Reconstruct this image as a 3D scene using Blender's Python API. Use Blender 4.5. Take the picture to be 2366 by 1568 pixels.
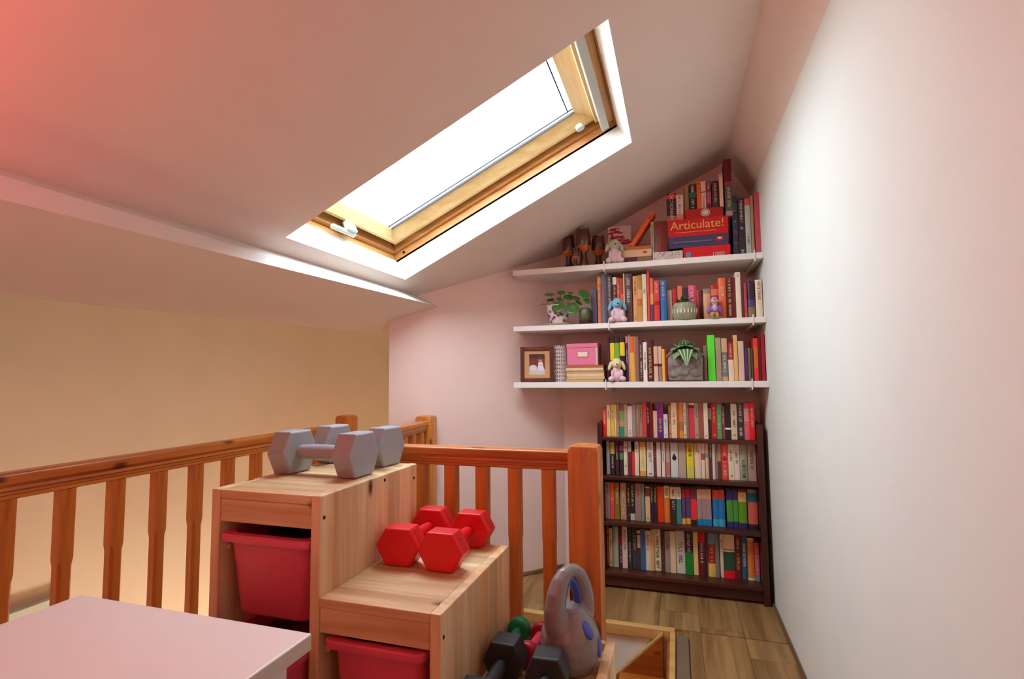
import bpy, bmesh, math, random
from mathutils import Vector, Matrix
R = math.radians
scene = bpy.context.scene
for o in list(bpy.data.objects):
    bpy.data.objects.remove(o)
col = scene.collection

# ------------------------------------------------------------------ camera
IMW, IMH, FPX = 2366.0, 1568.0, 1194.0
YAW, PITCH, ROLL, CAMZ = R(17.57), R(4.105), R(0.555), 1.2
_f = Vector((-math.sin(YAW) * math.cos(PITCH), math.cos(YAW) * math.cos(PITCH), math.sin(PITCH)))
_r = Vector((math.cos(YAW), math.sin(YAW), 0))
_d = _f.cross(_r)
CR = _r * math.cos(ROLL) + _d * math.sin(ROLL)
CD = -_r * math.sin(ROLL) + _d * math.cos(ROLL)
CP = Vector((0, 0, CAMZ))
cam_data = bpy.data.cameras.new('camera')
cam_data.sensor_fit = 'HORIZONTAL'
cam_data.sensor_width = 36.0
cam_data.lens = FPX / IMW * 36.0
cam_data.clip_start = 0.02
cam = bpy.data.objects.new('camera', cam_data)
col.objects.link(cam)
cam.matrix_world = Matrix(((CR.x, -CD.x, -_f.x, CP.x), (CR.y, -CD.y, -_f.y, CP.y), (CR.z, -CD.z, -_f.z, CP.z), (0, 0, 0, 1)))
scene.camera = cam

# ------------------------------------------------------------------ world, exposure
world = bpy.data.worlds.new('world')
scene.world = world
world.use_nodes = True
wn = world.node_tree
wn.nodes.clear()
w_out = wn.nodes.new('ShaderNodeOutputWorld')
w_bg = wn.nodes.new('ShaderNodeBackground')
w_bg.inputs['Color'].default_value = (0.77, 0.94, 1.06, 1)
w_bg.inputs['Strength'].default_value = 14.2
wn.links.new(w_bg.outputs[0], w_out.inputs[0])
vs = scene.view_settings
vs.view_transform = 'Standard'
vs.look = 'None'
vs.exposure = 0.45
vs.gamma = 1.0
vs.use_curve_mapping = False

# roof / window frame of reference: ceiling plane z = RZ + RM * x
RZ, RM = 2.33, 0.48
RL = math.hypot(1, RM)
RN = Vector((-RM, 0, 1)) / RL          # out through the roof
RU = Vector((1, 0, RM)) / RL           # up the slope
WO = Vector((-1.31, 0, RZ - RM * 1.31))  # lower edge of the window opening
WY0, WY1, WU1 = 1.48, 2.335, 1.2756

# portal guides sky light through the window opening (adds no light)
pd = bpy.data.lights.new('window_portal', 'AREA')
pd.shape = 'RECTANGLE'
pd.size = WU1
pd.size_y = WY1 - WY0
pd.cycles.is_portal = True
po = bpy.data.objects.new('window_portal', pd)
col.objects.link(po)
_pc = WO + RU * (WU1 / 2) + Vector((0, (WY0 + WY1) / 2, 0)) + RN * 0.23
po.matrix_world = Matrix(((RU.x, 0, RN.x, _pc.x), (0, 1, 0, _pc.y), (RU.z, 0, RN.z, _pc.z), (0, 0, 0, 1)))


def lamp(name, loc, power, color, radius):
    ld = bpy.data.lights.new(name, 'POINT')
    ld.energy = power
    ld.color = color
    ld.shadow_soft_size = radius
    lo = bpy.data.objects.new(name, ld)
    col.objects.link(lo)
    lo.location = loc
    return lo


# ------------------------------------------------------------------ pixel helpers
def ray(x, y):
    return CR * ((x - IMW / 2) / FPX) + CD * ((y - IMH / 2) / FPX) + _f


def pl(x, y, ax, v):
    d = ray(x, y)
    i = 'xyz'.index(ax)
    return CP + d * ((v - CP[i]) / d[i])


# ------------------------------------------------------------------ mesh helpers
def lin(c):
    out = []
    for v in c:
        v = v / 255.0
        out.append(v / 12.92 if v <= 0.04045 else ((v + 0.055) / 1.055) ** 2.4)
    return tuple(out)


class MB:
    def __init__(s):
        s.v, s.f, s.c = [], [], []

    def add(s, verts, faces, c=None):
        n = len(s.v)
        s.v += [tuple(p) for p in verts]
        for f in faces:
            s.f.append(tuple(i + n for i in f))
            s.c.append(c)
        return s

    def box(s, x0, x1, y0, y1, z0, z1, c=None):
        vs_ = [(x0, y0, z0), (x1, y0, z0), (x1, y1, z0), (x0, y1, z0), (x0, y0, z1), (x1, y0, z1), (x1, y1, z1), (x0, y1, z1)]
        return s.add(vs_, [(0, 3, 2, 1), (4, 5, 6, 7), (0, 1, 5, 4), (1, 2, 6, 5), (2, 3, 7, 6), (3, 0, 4, 7)], c)

    def prism(s, poly, z0, z1, c=None):
        n = len(poly)
        a = sum(poly[i][0] * poly[(i + 1) % n][1] - poly[(i + 1) % n][0] * poly[i][1] for i in range(n))
        if a < 0:
            poly = poly[::-1]
        vs_ = [(p[0], p[1], z0) for p in poly] + [(p[0], p[1], z1) for p in poly]
        fs = [tuple(range(n - 1, -1, -1)), tuple(range(n, 2 * n))]
        fs += [(i, (i + 1) % n, n + (i + 1) % n, n + i) for i in range(n)]
        return s.add(vs_, fs, c)

    def extr(s, pts, vec, c=None):
        """polygon pts (Vectors) extruded by vec"""
        n = len(pts)
        vec = Vector(vec)
        vs_ = [Vector(p) for p in pts] + [Vector(p) + vec for p in pts]
        fs = [tuple(range(n - 1, -1, -1)), tuple(range(n, 2 * n))]
        fs += [(i, (i + 1) % n, n + (i + 1) % n, n + i) for i in range(n)]
        return s.add(vs_, fs, c)

    def loft(s, loops, cap0=True, cap1=True, c=None):
        n = len(loops[0])
        vs_ = [p for l in loops for p in l]
        fs = []
        for k in range(len(loops) - 1):
            for i in range(n):
                a, b = k * n + i, k * n + (i + 1) % n
                fs.append((a, b, b + n, a + n))
        if cap0:
            fs.append(tuple(range(n - 1, -1, -1)))
        if cap1:
            fs.append(tuple(range((len(loops) - 1) * n, len(loops) * n)))
        return s.add(vs_, fs, c)

    def lathe(s, prof, seg=20, center=(0, 0, 0), c=None):
        cx, cy, cz = center
        loops = [[(cx + r * math.cos(2 * math.pi * i / seg), cy + r * math.sin(2 * math.pi * i / seg), cz + z) for i in range(seg)] for r, z in prof]
        return s.loft(loops, True, True, c)

    def tube(s, path, rad, seg=8, c=None):
        path = [Vector(p) for p in path]
        loops = []
        up = Vector((0, 0, 1))
        for i, p in enumerate(path):
            t = (path[min(i + 1, len(path) - 1)] - path[max(i - 1, 0)]).normalized()
            a = t.cross(up)
            if a.length < 1e-3:
                a = t.cross(Vector((1, 0, 0)))
            a.normalize()
            if loops and a.dot(pa) < 0:
                a = -a
            pa = a
            b = a.cross(t).normalized()
            r = rad[i] if isinstance(rad, (list, tuple)) else rad
            loops.append([p + a * (r * math.cos(2 * math.pi * k / seg)) - b * (r * math.sin(2 * math.pi * k / seg)) for k in range(seg)])
        return s.loft(loops, True, True, c)

    def ball(s, ce, ra, seg=14, rings=8, rot=None, c=None):
        ce = Vector(ce)
        loops = []
        for j in range(rings + 1):
            t = -math.pi / 2 + math.pi * j / rings
            t = max(min(t, math.pi / 2 - 0.03), -math.pi / 2 + 0.03)
            l = []
            for i in range(seg):
                a = 2 * math.pi * i / seg
                p = Vector((ra[0] * math.cos(t) * math.cos(a), ra[1] * math.cos(t) * math.sin(a), ra[2] * math.sin(t)))
                if rot is not None:
                    p = rot @ p
                l.append(ce + p)
            loops.append(l)
        return s.loft(loops, True, True, c)

    def xf(s, m):
        s.v = [tuple(m @ Vector(p)) for p in s.v]
        return s


def mesh_of(mb, name, mat, smooth=False, bevel=0, seg=1, angle=35):
    me = bpy.data.meshes.new(name)
    me.from_pydata(mb.v, [], mb.f)
    if any(c is not None for c in mb.c):
        at = me.color_attributes.new('Col', 'FLOAT_COLOR', 'CORNER')
        k = 0
        for p, c in zip(me.polygons, mb.c):
            cc = tuple(c or (0.8, 0.8, 0.8)) + (1,)
            for _ in range(p.loop_total):
                at.data[k].color = cc
                k += 1
    if bevel:
        bm = bmesh.new()
        bm.from_mesh(me)
        bm.edges.ensure_lookup_table()
        ed = [e for e in bm.edges if e.is_manifold and e.calc_face_angle(0) > R(30)]
        bmesh.ops.bevel(bm, geom=ed, offset=bevel, segments=seg, profile=0.5, affect='EDGES', clamp_overlap=True)
        bm.to_mesh(me)
        bm.free()
    if smooth:
        for p in me.polygons:
            p.use_smooth = True
        if angle < 180:
            me.set_sharp_from_angle(angle=R(angle))
    me.materials.append(mat)
    return me


def link(name, me, parent=None, loc=None):
    o = bpy.data.objects.new(name, me)
    col.objects.link(o)
    if parent is not None:
        o.parent = parent
    if loc is not None:
        o.location = loc
    return o


BASE = {}


def thing(name, label, cat, loc=(0, 0, 0), rot=(0, 0, 0), group=None):
    o = bpy.data.objects.new(name, None)
    o.empty_display_size = 0.05
    col.objects.link(o)
    o.location = loc
    o.rotation_euler = rot
    o['label'] = label
    o['category'] = cat
    if group:
        o['group'] = group
    BASE[o.name] = Vector(loc)
    return o


def part(parent, name, mb, mat, world=False, **kw):
    """child mesh; world=True means the vertices are in world coordinates of an unrotated parent"""
    if world:
        root = parent
        while root.parent is not None:
            root = root.parent
        b = BASE.get(root.name, Vector((0, 0, 0)))
        mb.v = [(p[0] - b.x, p[1] - b.y, p[2] - b.z) for p in mb.v]
    return link(name, mesh_of(mb, name, mat, **kw), parent)


def tag(o, label, cat, group=None):
    o['label'] = label
    o['category'] = cat
    if group:
        o['group'] = group
    return o


def struct(name, mb, mat, label=None, **kw):
    o = link(name, mesh_of(mb, name, mat, **kw))
    o['kind'] = 'structure'
    if label:
        o['label'] = label
    return o


def rrect(cx, cy, w, d, r, z, n=4):
    """rounded rectangle loop"""
    pts = []
    for qx, qy, a0 in ((1, 1, 0), (-1, 1, 90), (-1, -1, 180), (1, -1, 270)):
        for k in range(n + 1):
            a = R(a0 + 90 * k / n)
            pts.append((cx + qx * (w / 2 - r) + r * math.cos(a), cy + qy * (d / 2 - r) + r * math.sin(a), z))
    return pts


def blob(mb, voxel=0.004, smooth=6):
    """fuse overlapping shapes into one continuous skin"""
    me = bpy.data.meshes.new('tmp')
    me.from_pydata(mb.v, [], mb.f)
    o = bpy.data.objects.new('tmp', me)
    col.objects.link(o)
    m = o.modifiers.new('r', 'REMESH')
    m.mode = 'VOXEL'
    m.voxel_size = voxel
    s = o.modifiers.new('s', 'SMOOTH')
    s.iterations = smooth
    s.factor = 0.5
    dg = bpy.context.evaluated_depsgraph_get()
    e = o.evaluated_get(dg).to_mesh()
    r = MB()
    r.add([tuple(v.co) for v in e.vertices], [tuple(p.vertices) for p in e.polygons])
    bpy.data.objects.remove(o)
    return r


def text_mb(txt, size, depth=0.0004, align='CENTER'):
    cu = bpy.data.curves.new('t', 'FONT')
    cu.body = txt
    cu.size = size
    cu.extrude = depth
    cu.resolution_u = 3
    cu.align_x = align
    cu.align_y = 'CENTER'
    o = bpy.data.objects.new('t', cu)
    col.objects.link(o)
    dg = bpy.context.evaluated_depsgraph_get()
    e = o.evaluated_get(dg).to_mesh()
    r = MB()
    r.add([tuple(v.co) for v in e.vertices], [tuple(p.vertices) for p in e.polygons])
    bpy.data.objects.remove(o)
    return r


# ------------------------------------------------------------------ materials
def base_mat(name, rough=0.6, spec=0.4):
    m = bpy.data.materials.new(name)
    m.use_nodes = True
    nt = m.node_tree
    b = nt.nodes['Principled BSDF']
    b.inputs['Roughness'].default_value = rough
    b.inputs['Specular IOR Level'].default_value = spec
    return m, nt, b


def coords(nt, scale=(1, 1, 1), which='Object'):
    tc = nt.nodes.new('ShaderNodeTexCoord')
    mp = nt.nodes.new('ShaderNodeMapping')
    mp.inputs['Scale'].default_value = scale
    nt.links.new(tc.outputs[which], mp.inputs['Vector'])
    return mp.outputs['Vector']


def plain(name, rgb, rough=0.6, spec=0.4, var=0.06, nscale=40, bump=0.0, metal=0.0, coat=0.0):
    m, nt, b = base_mat(name, rough, spec)
    c = lin(rgb)
    v = coords(nt)
    n = nt.nodes.new('ShaderNodeTexNoise')
    n.inputs['Scale'].default_value = nscale
    n.inputs['Detail'].default_value = 4
    nt.links.new(v, n.inputs['Vector'])
    r = nt.nodes.new('ShaderNodeValToRGB')
    r.color_ramp.elements[0].position = 0.3
    r.color_ramp.elements[1].position = 0.7
    r.color_ramp.elements[0].color = tuple(x * (1 - var) for x in c) + (1,)
    r.color_ramp.elements[1].color = tuple(min(1, x * (1 + var)) for x in c) + (1,)
    nt.links.new(n.outputs['Fac'], r.inputs[0])
    nt.links.new(r.outputs[0], b.inputs['Base Color'])
    b.inputs['Metallic'].default_value = metal
    if coat:
        b.inputs['Coat Weight'].default_value = coat
    if bump:
        bp = nt.nodes.new('ShaderNodeBump')
        bp.inputs['Strength'].default_value = bump
        bp.inputs['Distance'].default_value = 0.003
        nt.links.new(n.outputs['Fac'], bp.inputs['Height'])
        nt.links.new(bp.outputs[0], b.inputs['Normal'])
    return m


def wood(name, light, dark, axis='Z', rough=0.45, grain=28, knots=True, strips=0, spec=0.4, knot_rgb=(92, 46, 24)):
    """pine-like: fine stretched grain, broad bands, optional knots and glued strips across the grain"""
    m, nt, b = base_mat(name, rough, spec)
    st = {'X': (0.06, 1, 1), 'Y': (1, 0.06, 1), 'Z': (1, 1, 0.06)}[axis]
    v = coords(nt, st)
    n1 = nt.nodes.new('ShaderNodeTexNoise')
    n1.inputs['Scale'].default_value = grain
    n1.inputs['Detail'].default_value = 6
    n1.inputs['Distortion'].default_value = 0.4
    nt.links.new(v, n1.inputs['Vector'])
    n2 = nt.nodes.new('ShaderNodeTexNoise')
    n2.inputs['Scale'].default_value = grain * 5
    n2.inputs['Detail'].default_value = 2
    nt.links.new(v, n2.inputs['Vector'])
    mx = nt.nodes.new('ShaderNodeMath')
    mx.operation = 'MULTIPLY_ADD'
    mx.inputs[1].default_value = 0.3
    nt.links.new(n2.outputs['Fac'], mx.inputs[0])
    nt.links.new(n1.outputs['Fac'], mx.inputs[2])
    r = nt.nodes.new('ShaderNodeValToRGB')
    r.color_ramp.elements[0].position = 0.42
    r.color_ramp.elements[1].position = 0.82
    r.color_ramp.elements[0].color = lin(light) + (1,)
    r.color_ramp.elements[1].color = lin(dark) + (1,)
    nt.links.new(mx.outputs[0], r.inputs[0])
    cur = r.outputs[0]
    if strips:
        tc = nt.nodes.new('ShaderNodeTexCoord')
        sp = nt.nodes.new('ShaderNodeSeparateXYZ')
        nt.links.new(tc.outputs['Object'], sp.inputs[0])
        ax2 = {'Z': 1, 'Y': 0, 'X': 1}[axis]
        ml = nt.nodes.new('ShaderNodeMath')
        ml.operation = 'MULTIPLY'
        ml.inputs[1].default_value = 1.0 / strips
        nt.links.new(sp.outputs[ax2], ml.inputs[0])
        fl = nt.nodes.new('ShaderNodeMath')
        fl.operation = 'FLOOR'
        nt.links.new(ml.outputs[0], fl.inputs[0])
        wn_ = nt.nodes.new('ShaderNodeTexWhiteNoise')
        wn_.noise_dimensions = '1D'
        nt.links.new(fl.outputs[0], wn_.inputs['W'])
        mr = nt.nodes.new('ShaderNodeMapRange')
        mr.inputs['To Min'].default_value = 0.74
        mr.inputs['To Max'].default_value = 1.1
        nt.links.new(wn_.outputs['Value'], mr.inputs['Value'])
        vm = nt.nodes.new('ShaderNodeVectorMath')
        vm.operation = 'SCALE'
        nt.links.new(cur, vm.inputs[0])
        nt.links.new(mr.outputs[0], vm.inputs['Scale'])
        cur = vm.outputs[0]
    if knots:
        kv = coords(nt, {'X': (0.45, 1, 1), 'Y': (1, 0.45, 1), 'Z': (1, 1, 0.45)}[axis])
        vo = nt.nodes.new('ShaderNodeTexVoronoi')
        vo.inputs['Scale'].default_value = 10.5
        nt.links.new(kv, vo.inputs['Vector'])
        kr = nt.nodes.new('ShaderNodeValToRGB')
        kr.color_ramp.elements[0].position = 0.09
        kr.color_ramp.elements[1].position = 0.165
        kr.color_ramp.elements[0].color = (1, 1, 1, 1)
        kr.color_ramp.elements[1].color = (0, 0, 0, 1)
        nt.links.new(vo.outputs['Distance'], kr.inputs[0])
        mc = nt.nodes.new('ShaderNodeMix')
        mc.data_type = 'RGBA'
        nt.links.new(kr.outputs[0], mc.inputs[0])
        nt.links.new(cur, mc.inputs[6])
        mc.inputs[7].default_value = lin(knot_rgb) + (1,)
        cur = mc.outputs[2]
    nt.links.new(cur, b.inputs['Base Color'])
    bp = nt.nodes.new('ShaderNodeBump')
    bp.inputs['Strength'].default_value = 0.12
    bp.inputs['Distance'].default_value = 0.002
    nt.links.new(mx.outputs[0], bp.inputs['Height'])
    nt.links.new(bp.outputs[0], b.inputs['Normal'])
    return m


def attr_mat(name, rough=0.5, spec=0.35):
    m, nt, b = base_mat(name, rough, spec)
    a = nt.nodes.new('ShaderNodeVertexColor')
    a.layer_name = 'Col'
    n = nt.nodes.new('ShaderNodeTexNoise')
    n.inputs['Scale'].default_value = 120
    nt.links.new(coords(nt), n.inputs['Vector'])
    mr = nt.nodes.new('ShaderNodeMapRange')
    mr.inputs['To Min'].default_value = 0.88
    mr.inputs['To Max'].default_value = 1.1
    nt.links.new(n.outputs['Fac'], mr.inputs['Value'])
    vm = nt.nodes.new('ShaderNodeVectorMath')
    vm.operation = 'SCALE'
    nt.links.new(a.outputs['Color'], vm.inputs[0])
    nt.links.new(mr.outputs[0], vm.inputs['Scale'])
    nt.links.new(vm.outputs[0], b.inputs['Base Color'])
    return m


M = {}
M['white_wall'] = plain('white_wall_paint', (238, 237, 228), 0.75, 0.2, 0.012, 6, 0.03)
M['pink_wall'] = plain('pale_pink_wall_paint', (244, 212, 201), 0.75, 0.2, 0.015, 6, 0.03)
M['ceiling'] = plain('ceiling_paint', (240, 220, 208), 0.75, 0.2, 0.015, 6, 0.03)
M['void_wall'] = plain('beige_wall_paint', (228, 212, 186), 0.75, 0.2, 0.02, 5, 0.03)
M['reveal'] = plain('window_reveal_plaster', (236, 232, 226), 0.75, 0.2, 0.01, 6, 0.03)
M['rail_wood'] = wood('varnished_rail_pine', (222, 138, 60), (178, 90, 32), 'Z', 0.3, 26, True, 0, 0.5)
M['rail_wood_x'] = wood('varnished_rail_pine_x', (222, 138, 60), (178, 90, 32), 'X', 0.3, 26, True, 0, 0.5)
M['rail_wood_y'] = wood('varnished_rail_pine_y', (222, 138, 60), (178, 90, 32), 'Y', 0.3, 26, True, 0, 0.5)
M['pine_x'] = wood('raw_pine_x', (246, 216, 170), (206, 154, 100), 'X', 0.5, 20, True, 0.065)
M['pine_z_lifted'] = wood('raw_pine_z_lifted', (255, 226, 182), (226, 172, 120), 'Z', 0.5, 22, True, 0.06)  # paler copy of the pine, its colour lifts the shaded side panels
M['window_pine'] = wood('window_frame_pine', (244, 212, 156), (224, 182, 120), 'X', 0.4, 24, False)
M['window_pine_y'] = wood('window_frame_pine_y', (244, 212, 156), (224, 182, 120), 'Y', 0.4, 24, False)
M['frame_pine'] = wood('window_outer_pine', (222, 166, 98), (190, 126, 66), 'X', 0.4, 24, False)
M['frame_pine_y'] = wood('window_outer_pine_y', (222, 166, 98), (190, 126, 66), 'Y', 0.4, 24, False)
M['floor'] = wood('oak_laminate', (186, 142, 90), (134, 94, 54), 'Y', 0.4, 14, False, 0.065)
M['trim'] = wood('laminate_beading', (150, 108, 78), (112, 76, 54), 'Y', 0.45, 20, False)
M['dark_wood'] = wood('dark_stained_wood', (92, 42, 30), (58, 24, 18), 'X', 0.4, 24, False)
M['dark_wood_z'] = wood('dark_stained_wood_z', (92, 42, 30), (58, 24, 18), 'Z', 0.4, 24, False)
M['shelf_white'] = plain('white_melamine', (238, 228, 220), 0.4, 0.4, 0.01)
M['metal_white'] = plain('white_enamel', (232, 226, 218), 0.35, 0.5, 0.01)
M['desk_white'] = plain('white_desk_laminate', (236, 226, 222), 0.35, 0.4, 0.012)
M['desk_edge'] = plain('desk_edge_band', (206, 198, 186), 0.45, 0.4, 0.02)
M['red_plastic'] = plain('red_tub_plastic', (222, 82, 106), 0.4, 0.45, 0.03)
M['grey_vinyl'] = plain('grey_dumbbell_vinyl', (162, 164, 170), 0.45, 0.4, 0.03)
M['red_vinyl'] = plain('red_dumbbell_vinyl', (222, 22, 30), 0.4, 0.4, 0.03)
M['red_mark'] = plain('red_embossed_mark', (200, 34, 40), 0.5, 0.4, 0.02)
M['black_vinyl'] = plain('black_dumbbell_rubber', (44, 40, 42), 0.5, 0.4, 0.05)
M['green_vinyl'] = plain('green_dumbbell_vinyl', (34, 128, 84), 0.45, 0.4, 0.03)
M['pink_vinyl'] = plain('pink_dumbbell_vinyl', (222, 62, 92), 0.45, 0.4, 0.03)
M['crimson_vinyl'] = plain('crimson_dumbbell_vinyl', (168, 14, 32), 0.45, 0.4, 0.03)
M['steel'] = plain('steel', (190, 186, 176), 0.25, 0.5, 0.02, metal=1.0)
M['kettle_grey'] = plain('kettlebell_grey_plastic', (134, 124, 122), 0.28, 0.5, 0.03)
M['kettle_blue'] = plain('kettlebell_blue_plastic', (62, 78, 170), 0.3, 0.5, 0.03)
M['book'] = attr_mat('book_cover', 0.42, 0.35)
M['print'] = attr_mat('printed_card', 0.5, 0.3)
M['pages'] = plain('book_pages', (222, 200, 168), 0.8, 0.1, 0.06, 200)
M['ink_light'] = plain('pale_lettering', (222, 206, 184), 0.5, 0.3, 0.02)
M['ink_dark'] = plain('dark_lettering', (48, 36, 36), 0.5, 0.3, 0.02)
M['ink_gold'] = plain('gold_lettering', (232, 178, 84), 0.45, 0.4, 0.02)
M['ink_red'] = plain('red_lettering', (182, 40, 36), 0.5, 0.3, 0.02)
M['gasket'] = plain('dark_gasket', (48, 46, 56), 0.5, 0.3, 0.02)
M['grey_alu'] = plain('grey_vent_bar', (196, 192, 180), 0.35, 0.5, 0.01)
M['screw'] = plain('dark_screw_head', (58, 48, 42), 0.4, 0.5, 0.02, metal=0.6)
M['cloth_dark'] = plain('dark_cloth', (46, 34, 40), 0.9, 0.1, 0.3, 60, 0.5)
M['cloth_brown'] = plain('brown_patterned_cloth', (112, 56, 36), 0.9, 0.1, 0.55, 24, 0.5)
M['plush_pink'] = plain('pink_plush', (226, 186, 190), 0.95, 0.1, 0.06, 160, 0.6)
M['plush_blue'] = plain('blue_plush', (136, 178, 204), 0.95, 0.1, 0.08, 160, 0.6)
M['plush_cream'] = plain('cream_plush', (226, 206, 158), 0.95, 0.1, 0.06, 160, 0.6)
M['plush_green'] = plain('pale_green_plush', (196, 190, 164), 0.95, 0.1, 0.06, 160, 0.6)
M['leaf'] = plain('round_leaf', (66, 104, 38), 0.35, 0.45, 0.15, 30)
M['leaf_dark'] = plain('dark_leaf', (62, 84, 42), 0.45, 0.4, 0.2, 30)
M['stem'] = plain('plant_stem', (120, 92, 58), 0.5, 0.3, 0.1)
M['leaf_stripe'] = attr_mat('striped_leaf', 0.35, 0.45)
M['soil'] = plain('potting_soil', (58, 42, 32), 0.95, 0.1, 0.3, 80, 0.6)
M['ceramic_white'] = plain('white_ceramic', (224, 212, 204), 0.25, 0.5, 0.02, coat=0.3)
M['ceramic_cream'] = plain('cream_ceramic', (226, 196, 158), 0.3, 0.5, 0.02)
M['ceramic_sage'] = plain('sage_ceramic', (152, 146, 114), 0.35, 0.5, 0.1, 30)
M['glaze_white'] = plain('white_glaze_marks', (216, 212, 190), 0.3, 0.5, 0.05)
M['flower_red'] = plain('painted_flower_red', (196, 62, 70), 0.35, 0.5, 0.04)
M['flower_blue'] = plain('painted_flower_blue', (74, 78, 130), 0.35, 0.5, 0.04)
M['olive'] = plain('dark_olive_glaze', (74, 74, 32), 0.4, 0.5, 0.1)
M['stone'] = plain('grey_stone', (140, 128, 118), 0.9, 0.15, 0.35, 34, 0.9)
M['brown_glaze'] = plain('brown_mushroom_glaze', (84, 38, 24), 0.2, 0.5, 0.2, 20, coat=0.5)
M['amber_glaze'] = plain('amber_mushroom_glaze', (190, 96, 34), 0.25, 0.5, 0.15, 20)
M['frame_wood'] = wood('picture_frame_wood', (118, 56, 30), (84, 36, 20), 'Z', 0.35, 30, False)
M['mat_board'] = plain('tan_mat_board', (206, 150, 106), 0.8, 0.2, 0.03)
M['lace'] = plain('white_pierced_metal', (206, 186, 176), 0.5, 0.4, 0.02)
M['pink_box'] = plain('pink_card_box', (226, 118, 148), 0.5, 0.3, 0.03)
M['box_trim'] = plain('box_metal_trim', (206, 186, 172), 0.4, 0.5, 0.03)
M['purple'] = plain('painted_purple', (132, 84, 152), 0.4, 0.5, 0.15, 60)
M['lilac'] = plain('painted_lilac', (204, 168, 196), 0.4, 0.5, 0.08, 60)
M['orange_paint'] = plain('painted_orange', (220, 142, 76), 0.4, 0.5, 0.05)
M['base_green'] = plain('painted_green', (122, 140, 110), 0.5, 0.4, 0.1)
M['nosing'] = wood('pale_nosing_wood', (224, 178, 110), (198, 146, 80), 'X', 0.4, 24, False)
M['string_wood'] = wood('orange_string_wood', (190, 106, 38), (158, 80, 24), 'X', 0.35, 18, True)
M['metal_strip'] = plain('grey_brown_strip', (120, 100, 78), 0.5, 0.4, 0.08, 20)
M['window_white'] = plain('white_window_frame', (206, 216, 200), 0.4, 0.4, 0.02)
M['shade_red'] = plain('red_lamp_shade', (210, 50, 50), 0.7, 0.2, 0.05)

# thin glass: clear with a faint reflection
m, nt, b = base_mat('window_glass')
nt.nodes.remove(b)
tr = nt.nodes.new('ShaderNodeBsdfTransparent')
tr.inputs[0].default_value = (0.96, 0.98, 0.98, 1)
gl = nt.nodes.new('ShaderNodeBsdfGlossy')
gl.inputs['Roughness'].default_value = 0.02
mi = nt.nodes.new('ShaderNodeMixShader')
mi.inputs[0].default_value = 0.05
nt.links.new(tr.outputs[0], mi.inputs[1])
nt.links.new(gl.outputs[0], mi.inputs[2])
nt.links.new(mi.outputs[0], nt.nodes['Material Output'].inputs[0])
M['glass'] = m

# ------------------------------------------------------------------ room shell
XR, YB = 0.452, 3.30
C1, C2 = (-1.50, 2.50), (-0.70, 3.30)
YN = -2.2
struct('wall_right', MB().box(XR, XR + 0.12, YN, YB + 0.1, -2.5, 2.75), M['white_wall'])
struct('wall_back', MB().box(C2[0], XR, YB, YB + 0.1, -2.5, 2.75), M['pink_wall'])
struct('wall_angled', MB().prism([C2, C1, (-1.50, 4.3), (C2[0], 4.3)], -2.5, 2.75), M['pink_wall'])
struct('wall_left', MB().box(-2.6, -2.5, YN, 4.2, -2.5, 2.0), M['void_wall'])
struct('wall_far', MB().box(-2.6, -1.50, 4.2, 4.3, -2.5, 2.0), M['void_wall'])
struct('wall_front', MB().box(-2.6, XR + 0.12, YN - 0.1, YN, -2.5, 2.75), M['pink_wall'])
struct('wall_light_stop', MB().box(-1.28, -1.21, YN, 2.65, -2.5, -0.2005), M['void_wall'])  # added unseen wall, stops the lower lamp leaking up the stairwell
struct('floor_lower', MB().box(-2.6, XR + 0.12, YN - 0.1, 4.3, -2.6, -2.5), M['floor'])

# sloping ceiling with the window opening left out
mb = MB()
xs = [-1.39, -1.31, -0.16, 0.32]
ys = [YN, WY0, WY1, YB + 0.1]
for i in range(3):
    for j in range(3):
        if i == 1 and j == 1:
            continue
        q = [(xs[i], ys[j]), (xs[i + 1], ys[j]), (xs[i + 1], ys[j + 1]), (xs[i], ys[j + 1])]
        mb.add([(x, y, RZ + RM * x) for x, y in q], [(3, 2, 1, 0)])
struct('ceiling', mb, M['ceiling'])
zr = RZ + RM * 0.32
struct('ceiling_ridge', MB().add([(0.32, YN, zr), (0.32, YB + 0.05, zr), (XR + 0.01, YB + 0.05, 2.245), (XR + 0.01, YN, 2.245)], [(0, 1, 2, 3)]), M['ceiling'])


def zlow(y):
    return 1.557 + 0.0193 * y


y9 = 2.73
struct('trim_beam', MB().add([(-1.39, YN, RZ - RM * 1.39), (-1.39, y9, RZ - RM * 1.39), (-1.30, y9, zlow(y9)), (-1.30, YN, zlow(YN))], [(0, 1, 2, 3)]), M['reveal'])
struct('ceiling_lower', MB().add([(-1.30, YN, zlow(YN)), (-1.30, y9, zlow(y9)), (-1.62, y9, zlow(y9) - 0.154), (-1.62, YN, zlow(YN) - 0.154)], [(0, 1, 2, 3)]), M['ceiling'])
mb = MB().box(-1.63, -1.62, YN, 2.7, 1.36, 2.0)
mb.v[0:8] = [(x, y, (zlow(y) - 0.154) if z < 1.9 else z) for x, y, z in mb.v[0:8]]
struct('wall_bulkhead', mb, M['void_wall'])
struct('ceiling_void', MB().box(-2.6, -1.49, YN - 0.1, 4.3, 2.0, 2.06), M['ceiling'])

# window reveal (four plaster faces round the opening)


def wpt(u, y, w):
    return WO + RU * u + Vector((0, y, 0)) + RN * w


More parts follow.
